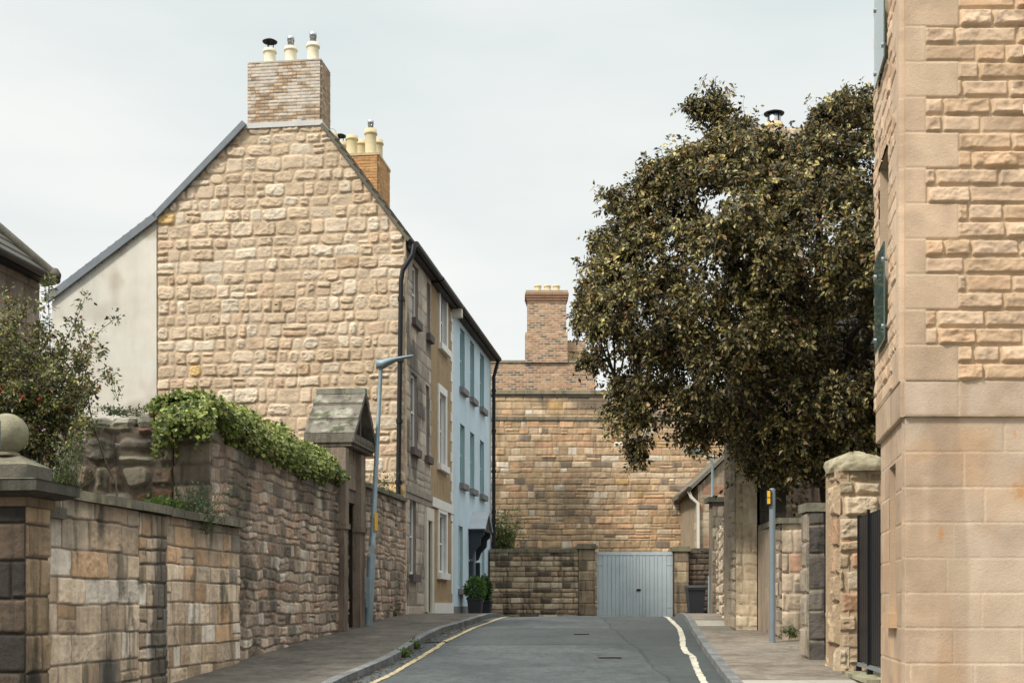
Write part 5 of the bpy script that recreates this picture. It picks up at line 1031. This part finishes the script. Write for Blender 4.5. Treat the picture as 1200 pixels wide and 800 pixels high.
# far right walls
w_ = MB(); fw = [(4.30, 25.45), (5.0, 30.6), (6.62, 42.0)]; zt = 3.42
for k in range(2):
    p0, p1 = fw[k], fw[k + 1]; LW_ = Line(p0, (p1[0] - p0[0], p1[1] - p0[1]), (-(p1[1] - p0[1]), p1[0] - p0[0])); ln = math.hypot(p1[0] - p0[0], p1[1] - p0[1])
    w_.sheet(LW_, 0, ln, .9, zt, masonry(191 + k, (.13, .3), (.15, .42), .03, .03, .03, .05, .02, .12, .02, 8, .03, 2, .2, palette([((.50, .41, .305), 4), ((.44, .35, .26), 3), ((.56, .48, .37), 1.5), ((.33, .27, .21), 1.5)]), (.46, .38, .28), .15, tint=patches((.17, .15, .11), .6, .9, .52, 7, .4)), .035, .022)
    w_.box(LW_, 0, ln, -.45, 0, .7, zt, (.3, .25, .19)); w_.box(LW_, 0, ln, -.5, .06, zt + .002, zt + .1, (.17, .16, .12))
obj('far_right_wall', w_, M_MID, None, label='rough rubble wall running from the pale buttress down to the black bin', cat='wall')
FP = Line((0, 33.5), (1, 0), (0, -1)); w_ = MB(); a, b = FP.t(835), FP.t(853); zt = FP.z(845, 588); w_.sheet(FP, a, b, 1.0, zt, masonry(195, (.2, .35), (.3, .6), .02, .02, .02, .025, .01, .02, .012, 8, .01, 2, .1, palette([((.27, .23, .175), 1), ((.20, .17, .13), 1)]), (.2, .17, .13), .1), .03, .03); w_.box(FP, a, b, -.6, 0, .8, zt, (.2, .17, .13)); w_.box(FP, a - .12, b, -.65, .1, zt + .002, zt + .13, (.10, .10, .08))
obj('capped_stone_stub', w_, M_DIRTY, None, label='stone stub with dark slab cap between far lamp post and buttress', cat='wall')
# lean-to house at the end right
LG = Line((0, 43.0), (1, 0), (0, -1)); a = LG.t(819.5); ze_ = LG.z(819.5, 568)
lt = thing('small_stone_house', (a, 43, 1), 'small stone house with steep gable and cream downpipe beyond the gate', 'house')
w_ = MB(); w_.sheet(LG, a, a + 3.6, 1.0, ze_ + 1.9, masonry(201, (.26, .34), (.35, .9), .018, .02, .012, .016, .01, .01, .006, 6, .008, 1, .1, palette([((.34, .27, .19), 3), ((.29, .23, .165), 3), ((.40, .33, .24), 1), ((.33, .19, .12), .4)]), (.30, .24, .17), .12), .035, .035, clip=lambda U, V: V < ze_ + (U - a) * .98)
w_.prism(LG, [(a + .02, 1.0), (a + .02, ze_ - .05), (a + 1.9, ze_ + 1.75), (a + 3.6, ze_ + 1.75), (a + 3.6, 1.0)], -4.9, -.02, (.33, .26, .18)); LGs = Line((a, 43.0), (.045, 1), (-1, .045))
w_.sheet(LGs, 0, 4.95, 1.0, ze_, masonry(202, (.28, .36), (.35, .9), .018, .02, .012, .016, .01, .01, .006, 6, .008, 1, .1, palette([((.46, .36, .24), 3), ((.40, .30, .20), 2)]), (.38, .3, .2), .12), .08, .04, off=.02); w_.build('wall', M_MID, lt)
r_ = MB(); r_.prism(LG, [(a - .32, ze_ - .2), (a - .32, ze_ - .05), (a + 1.95, ze_ + 2.1), (a + 1.95, ze_ + 1.92)], -4.9, .16, (.15, .135, .105)); r_.prism(LG, [(a + 1.952, ze_ + 1.9), (a + 1.952, ze_ + 2.08), (a + 3.6, ze_ + 1.9), (a + 3.6, ze_ + 1.7)], -4.9, .16, (.15, .135, .105)); r4 = r_.build('roof', M_SLATE, lt)
g_ = MB(); g_.tube([LG.v(a - .36, .18, ze_ - .15), LG.v(a - .36 + .2, -4.9, ze_ - .15)], .09, 10); g_.build('gutter', M_DARK, r4)
g_ = MB(); g_.tube([LG.v(a - .36, .05, ze_ - .2), LG.v(a - .28, .06, ze_ - .42), LG.v(a - .06, .09, ze_ - .62), LG.v(a - .03, .09, 1.1)], .06, 10); g_.build('downpipe', M_CREAM, lt)

# ------------------------------------------------------------------ lamp posts and pole
def lamp(base, top, head, label, sign=False):
    o = tag(empty('street_lamp', tuple(base)), label, 'street lamp', 'blue grey lamp posts'); d = (top - base)
    m = MB(); m.tube([base - d * .01, base + d * .27, base + d * .275], [.085, .085, .06], 14); m.tube([base + d * .27, base + d * .32, base + d * .321, top], [.068, .066, .055, .038], 12)
    p = m.build('pole', M_METAL, o); c = MB(); c.box(Line(base.xy, (1, 0), (0, -1)), -.04, .04, .085, .092, base.z + .35, base.z + .95); c.build('access_panel', M_METAL, p)
    return o
b0 = P(431.5, 708, 25.3); b0.z = float(zg(25.3)); t0 = P(446.5, 428, 25.3)
l1 = lamp(b0, t0, None, 'blue grey street lamp leaning against the dark wall left, tapered head over the road')
hd = MB(); t0_ = t0
sec = [(-.10, .06, .06, .04), (-.09, .02, .11, .09), (.03, .02, .13, .10), (.16, .07, .12, .075), (.32, .115, .08, .042), (.48, .15, .05, .03), (.64, .17, .04, .028), (.70, .165, .015, .012)]
V = []
for (dx, dzz, hw, hh) in sec:
    for j in range(10):
        th = 2 * math.pi * j / 10; V.append((t0.x + dx, t0.y + hw * math.cos(th) - dx * .12, t0.z + dzz + hh * math.sin(th)))
hd.add(V, [(i * 10 + j, i * 10 + (j + 1) % 10, (i + 1) * 10 + (j + 1) % 10, (i + 1) * 10 + j) for i in range(6) for j in range(10)] + [tuple(range(10))[::-1], tuple(range(60, 70))], (.3, .3, .3), 0, True); hd.build('lamp_head', M_METAL, l1)
def at_(f, dy=-.0): return b0 + (t0 - b0) * f
sy = MB(); q = at_(.40); LQ = Line((q.x + .055, q.y), (.25, 1), (1, -.25)); sy.box(LQ, -.09, .09, -.004, .004, q.z - .18, q.z + .18); 
sp_ = sy.build('yellow_sign', M_YEL, l1)
sy = MB(); q = at_(.283); sy.box(Line((q.x, q.y), (1, 0), (0, -1)), -.06, .05, .07, .078, q.z - .1, q.z + .12); sy.build('grey_plate', mat('grey_label', (.35, .38, .38), .5), l1)
b1 = P(832.5, 708, 38.5); b1.z = float(zg(38.5)); t1 = P(835, 548, 38.5)
l2 = lamp(b1, t1, None, 'distant blue grey street lamp with curved neck partly under the tree, right side')
hd = MB(); hd.tube([t1, t1 + Vector((0, 0, .15)), t1 + Vector((-.12, -.02, .38)), t1 + Vector((-.35, -.05, .44))], [.04, .04, .04, .035], 10); hd.build('neck', M_METAL, l2)
hd = MB(); e = t1 + Vector((-.33, -.05, .44)); hd.tube([e, e + Vector((-.12, 0, .05)), e + Vector((-.4, -.03, .10)), e + Vector((-.55, -.03, .09))], [.05, .10, .09, .03], 10); hd.build('lamp_head', M_METAL, l2)
pb = P(905, 708, 21.3); pb.z = float(zg(21.3)); po_ = tag(empty('signal_post', tuple(pb)), 'plain grey pole with a small yellow faced box on top, by the right wall', 'post')
m = MB(); zt = P(905, 574, 21.3).z; m.tube([pb - Vector((0, 0, .02)), Vector((pb.x, pb.y, zt))], .052, 16); m.lathe((pb.x, pb.y, zt), [(.054, 0), (.05, .02), (.02, .035)], 14); m.build('pole', M_GPOLE, po_)
bx = MB(); LQ = Line((pb.x - .075, pb.y - .03), (0, 1), (-1, 0)); bx.box(LQ, -.06, .06, -.04, .02, zt - .25, zt - .0); bo = bx.build('box', M_BLACK, po_); bx = MB(); LQ2 = Line((pb.x - .075, pb.y - .094), (1, 0), (0, -1)); bx.box(LQ2, -.028, .022, 0, .008, zt - .235, zt - .14); bx.box(LQ2, -.028, .022, 0, .008, zt - .125, zt - .02); bx.build('yellow_face', M_YEL, bo)

# ------------------------------------------------------------------ TREE
rg = np.random.default_rng(77); TY = 23.6
OUT = [(797, 134), (818, 124), (838, 110), (856, 128), (878, 143), (893, 170), (912, 184), (929, 168), (948, 140), (975, 118), (1010, 118), (1060, 116), (1120, 150), (1165, 260), (1160, 400), (1120, 500), (1060, 560), (1010, 562), (985, 575), (950, 562), (918, 588), (900, 562), (868, 550), (850, 524), (815, 520), (790, 518), (770, 520), (757, 542), (742, 520), (722, 505), (714, 480), (732, 462), (728, 438), (703, 432), (690, 412), (683, 380), (677, 348), (689, 325), (706, 300), (697, 284), (724, 262), (738, 242), (714, 232), (742, 222), (756, 208), (785, 193), (806, 190), (822, 178), (834, 164), (830, 146), (812, 138)]
poly = np.array([((a_ - CX) / F * TY, EYE + (HY - b_) / F * TY) for a_, b_ in OUT])
def inside(p):
    x, y = p; c = False; n = len(poly); j = n - 1
    for i in range(n):
        xi, yi = poly[i]; xj, yj = poly[j]
        if ((yi > y) != (yj > y)) and (x < (xj - xi) * (y - yi) / (yj - yi) + xi): c = not c
        j = i
    return c
def edist(p):
    p = np.array(p); a = poly; b = np.roll(poly, -1, 0); ab = b - a; t = np.clip(((p - a) * ab).sum(1) / (ab ** 2).sum(1), 0, 1); return np.min(np.hypot(*((a + ab * t[:, None]) - p).T))
trunk_base = np.array([(988 - CX) / F * TY, TY + .2, 1.0]); cen = np.array([(905 - CX) / F * TY, TY, EYE + (HY - 330) / F * TY])
cents = []; outs = []
lo_, hi_ = poly.min(0), poly.max(0); boughs = []
while len(boughs) < 300:
    p = rg.uniform(lo_, hi_)
    if not inside(p): continue
    ed = edist(p)
    if ed < .24: continue
    D = 2.7 * min(1, (ed / 2.2)) ** .55; u = rg.random(); y = -D * rg.uniform(.55, 1.0) if u < .66 else D * rg.uniform(-.5, 1.0)
    c = np.array((p[0], TY + y, p[1])); rad = min(.60, .05 + ed * .60) * rg.uniform(.8, 1.1)
    if boughs and min(np.linalg.norm((c - b_[0]) / np.array([1, 1, .7])) for b_ in boughs) < .36: 
        if rg.random() < .93: continue
    boughs.append((c, rad))
for q, rad in (((818, 130), .05), ((838, 124), .08), ((852, 138), .12), ((864, 156), .13), ((850, 168), .10), ((970, 136), .12), ((992, 132), .14), ((1015, 134), .15), ((724, 236), .06), ((712, 285), .10), ((698, 418), .10), ((692, 372), .12), ((750, 520), .10), ((735, 450), .12), ((728, 480), .12)): boughs.append((np.array(P(q[0], q[1], TY + rg.normal() * .25)), rad))
for c, rad in boughs:
    o0 = c - cen; o0 /= np.linalg.norm(o0)
    for k in range(8):
        d = rg.normal(size=3) * .8 + o0 * .7 + np.array([-.1, -.45, .45]); d /= np.linalg.norm(d)
        q = c + d * rad * np.array([1.0, 1.0, .62]) * rg.uniform(.75, 1.05)
        cents.append(q); outs.append(d * .7 + o0 * .5)
cents = np.array(cents); outs = np.array(outs)
tree = thing('copper_tree', tuple(trunk_base), 'large dark bronze green tree overhanging the wall on the right', 'tree')
bk = MB(); top = np.array([trunk_base[0] - .35, TY + .1, 5.0])
bk.tube([tuple(trunk_base), tuple(trunk_base * .5 + top * .5 + np.array([.1, 0, 0])), tuple(top)], [.30, .24, .20], 14, (.075, .062, .05))
limbs = []; targets = [P(720, 440, TY), P(735, 300, TY), P(830, 150, TY + .3), P(900, 220, TY - .8), P(970, 130, TY), P(1080, 200, TY + .3), P(1110, 380, TY), P(850, 420, TY - 1.6), P(960, 380, TY - 1.6), P(800, 350, TY + 1.4), P(930, 300, TY + 1.5), P(770, 480, TY - .4), P(1000, 500, TY - .7), P(900, 520, TY - 1.0), P(1040, 300, TY - 1.5), P(820, 270, TY - 1.3), P(852, 135, TY)]
for q in targets:
    e = np.array(q); s_ = top + np.array([0, 0, rg.uniform(-1.2, 0)]); m1 = s_ * .6 + e * .4 + np.array([0, 0, .7]) + rg.normal(size=3) * .2; pts = [s_ * (1 - u) ** 2 + 2 * m1 * u * (1 - u) + e * u * u + (rg.normal(size=3) * .05 if 0 < u < 1 else 0) for u in np.linspace(0, 1, 12)]
    bk.tube([tuple(p) for p in pts], list(np.linspace(.11, .012, 12)), 8, (.075, .062, .05), caps=False); limbs += pts
limbs = np.array(limbs)
for bi, (c, rad) in enumerate(boughs):
    k = np.argmin(((limbs - c) ** 2).sum(1) + (limbs[:, 2] > c[2]) * .3); s_ = limbs[k]; m1 = (s_ + c) / 2 + rg.normal(size=3) * .12 + np.array([0, 0, .10]); bk.tube([tuple(s_), tuple(s_ * .6 + m1 * .4 + rg.normal(size=3) * .03), tuple(m1), tuple(c)], [.026, .022, .016, .009], 5, (.07, .055, .042), caps=False)
    for q in cents[bi * 8:bi * 8 + 8]: bk.tube([tuple(c), tuple((c + q) / 2 + rg.normal(size=3) * .05), tuple(q)], [.008, .006, .004], 3, (.05, .04, .03), caps=False)
TRC = [((.042, .043, .016), 4.5), ((.115, .103, .034), 4), ((.26, .22, .075), 4), ((.15, .095, .045), 2.4), ((.018, .020, .010), 2.2), ((.40, .33, .14), 2.0), ((.30, .13, .05), .4)]
lf = MB()
spray(lf, bk, cents, outs, rg, 5, 19, .30, .085, TRC, .55, seed=5, r=.006, clump=.34, spread=.7, up=(-.5, -.6, 1.0))
# fringe sprigs on the outline
fr = []; fo = []
for i in range(len(poly)):
    a_, b_ = poly[i], poly[(i + 1) % len(poly)]; L_ = np.hypot(*(b_ - a_)); nn = np.array([(b_ - a_)[1], -(b_ - a_)[0]]) / L_
    if inside(a_ * .5 + b_ * .5 + nn * .05): nn = -nn
    for k in range(int(L_ / .17)):
        f = rg.random(); q = a_ * (1 - f) + b_ * f + nn * rg.uniform(-.36, .10); fr.append((q[0], TY + rg.normal() * .5, q[1])); fo.append((nn[0], rg.normal() * .3, nn[1] + .1))
spray(lf, bk, np.array(fr), np.array(fo), rg, 3, 9, .36, .085, TRC, .4, clump=.25, seed=8, r=.005, spread=.6, up=(-.5, -.6, 1.0))
lf.build('crown', M_LEAF, tree); bk.build('trunk', M_WOOD, tree)

# ------------------------------------------------------------------ small ground details
def manhole(px, py, r, label):
    Y = 19.5 if py > 765 else 24; x = (px - CX) / F * Y; m = MB(); kk = (x - kl(Y) + .08) / (kr(Y) - kl(Y) + .16); z = zg(Y) - .10 + .03 * (1 - (2 * kk - 1) ** 2)
    m.box(Line((x, Y), (1, 0), (0, -1)), -r, r, -r * .9, r * .9, float(z) + .004, float(z) + .016); return tag(m.build('manhole_cover', mat('cast_iron', (.07, .065, .06), .5, .3, 20, .5)), label, 'manhole cover', 'iron covers in the road')
manhole(714, 775, .17, 'rectangular iron cover in the road, nearer the camera')
manhole(681, 742, .14, 'small iron cover in the dark road patch, farther away')
for Yg in (22.6,):
    x = float(kl(Yg)) + .22; z = float(zg(Yg)) - .10 + .012; m = MB(); LG_ = Line((x, Yg), (1, 0), (0, -1)); m.box(LG_, -.2, .2, -.25, .25, z - .02, z)
    for k in range(6): m.box(LG_, -.17 + k * .06, -.14 + k * .06, -.22, .22, z + .001, z + .008)
    tag(m.build('drain_gully', mat('gully_iron', (.045, .043, .04), .5, .3, 20, .5)), 'iron gully grate beside the left kerb', 'drain')
rg = np.random.default_rng(8); lt_ = MB(); n = 420; ys = rg.uniform(12, 29, n); xs = kl(ys) + np.abs(rg.normal(size=n)) * .13 + .01
lr = MB(); pos = np.stack([xs, ys, zg(ys) - .082], -1); leaves(lr, pos, np.stack([rg.normal(size=n), rg.normal(size=n), rg.normal(size=n) * .15], -1), .055, pickcols(n, [((.16, .10, .04), 3), ((.10, .06, .03), 3), ((.26, .18, .07), 1), ((.07, .09, .03), 1)], rg), 2, .7, up=(0, 0, 6))
tag(lr.build('leaf_litter', M_LEAF), 'dead leaves gathered in the left gutter', 'leaf litter', kind='stuff')
for i, (Y, lab) in enumerate(((19.8, 'green weed at the foot of the left kerb, nearest the camera'), (21.3, 'green weed at the left kerb, farther up the gutter'))):
    x = float(kl(Y)) + .03; z = float(zg(Y)) - .09; p = 600 + x / Y * F; tuft('kerb_weed', p, HY - (z - EYE) / Y * F, Y, .14, .12, 14, [((.09, .15, .03), 3)], .05, lab, seed=40 + i)
tuft('wall_foot_weed', 461, 722, 28.3, .15, .18, 14, [((.10, .13, .04), 2)], .06, 'small weed at the wall foot beside the black downpipe', seed=50)
tuft('wall_foot_weed', 928, 746, 21.6, .2, .2, 14, [((.07, .12, .03), 2)], .05, 'small weed at the foot of the right garden wall', seed=51)
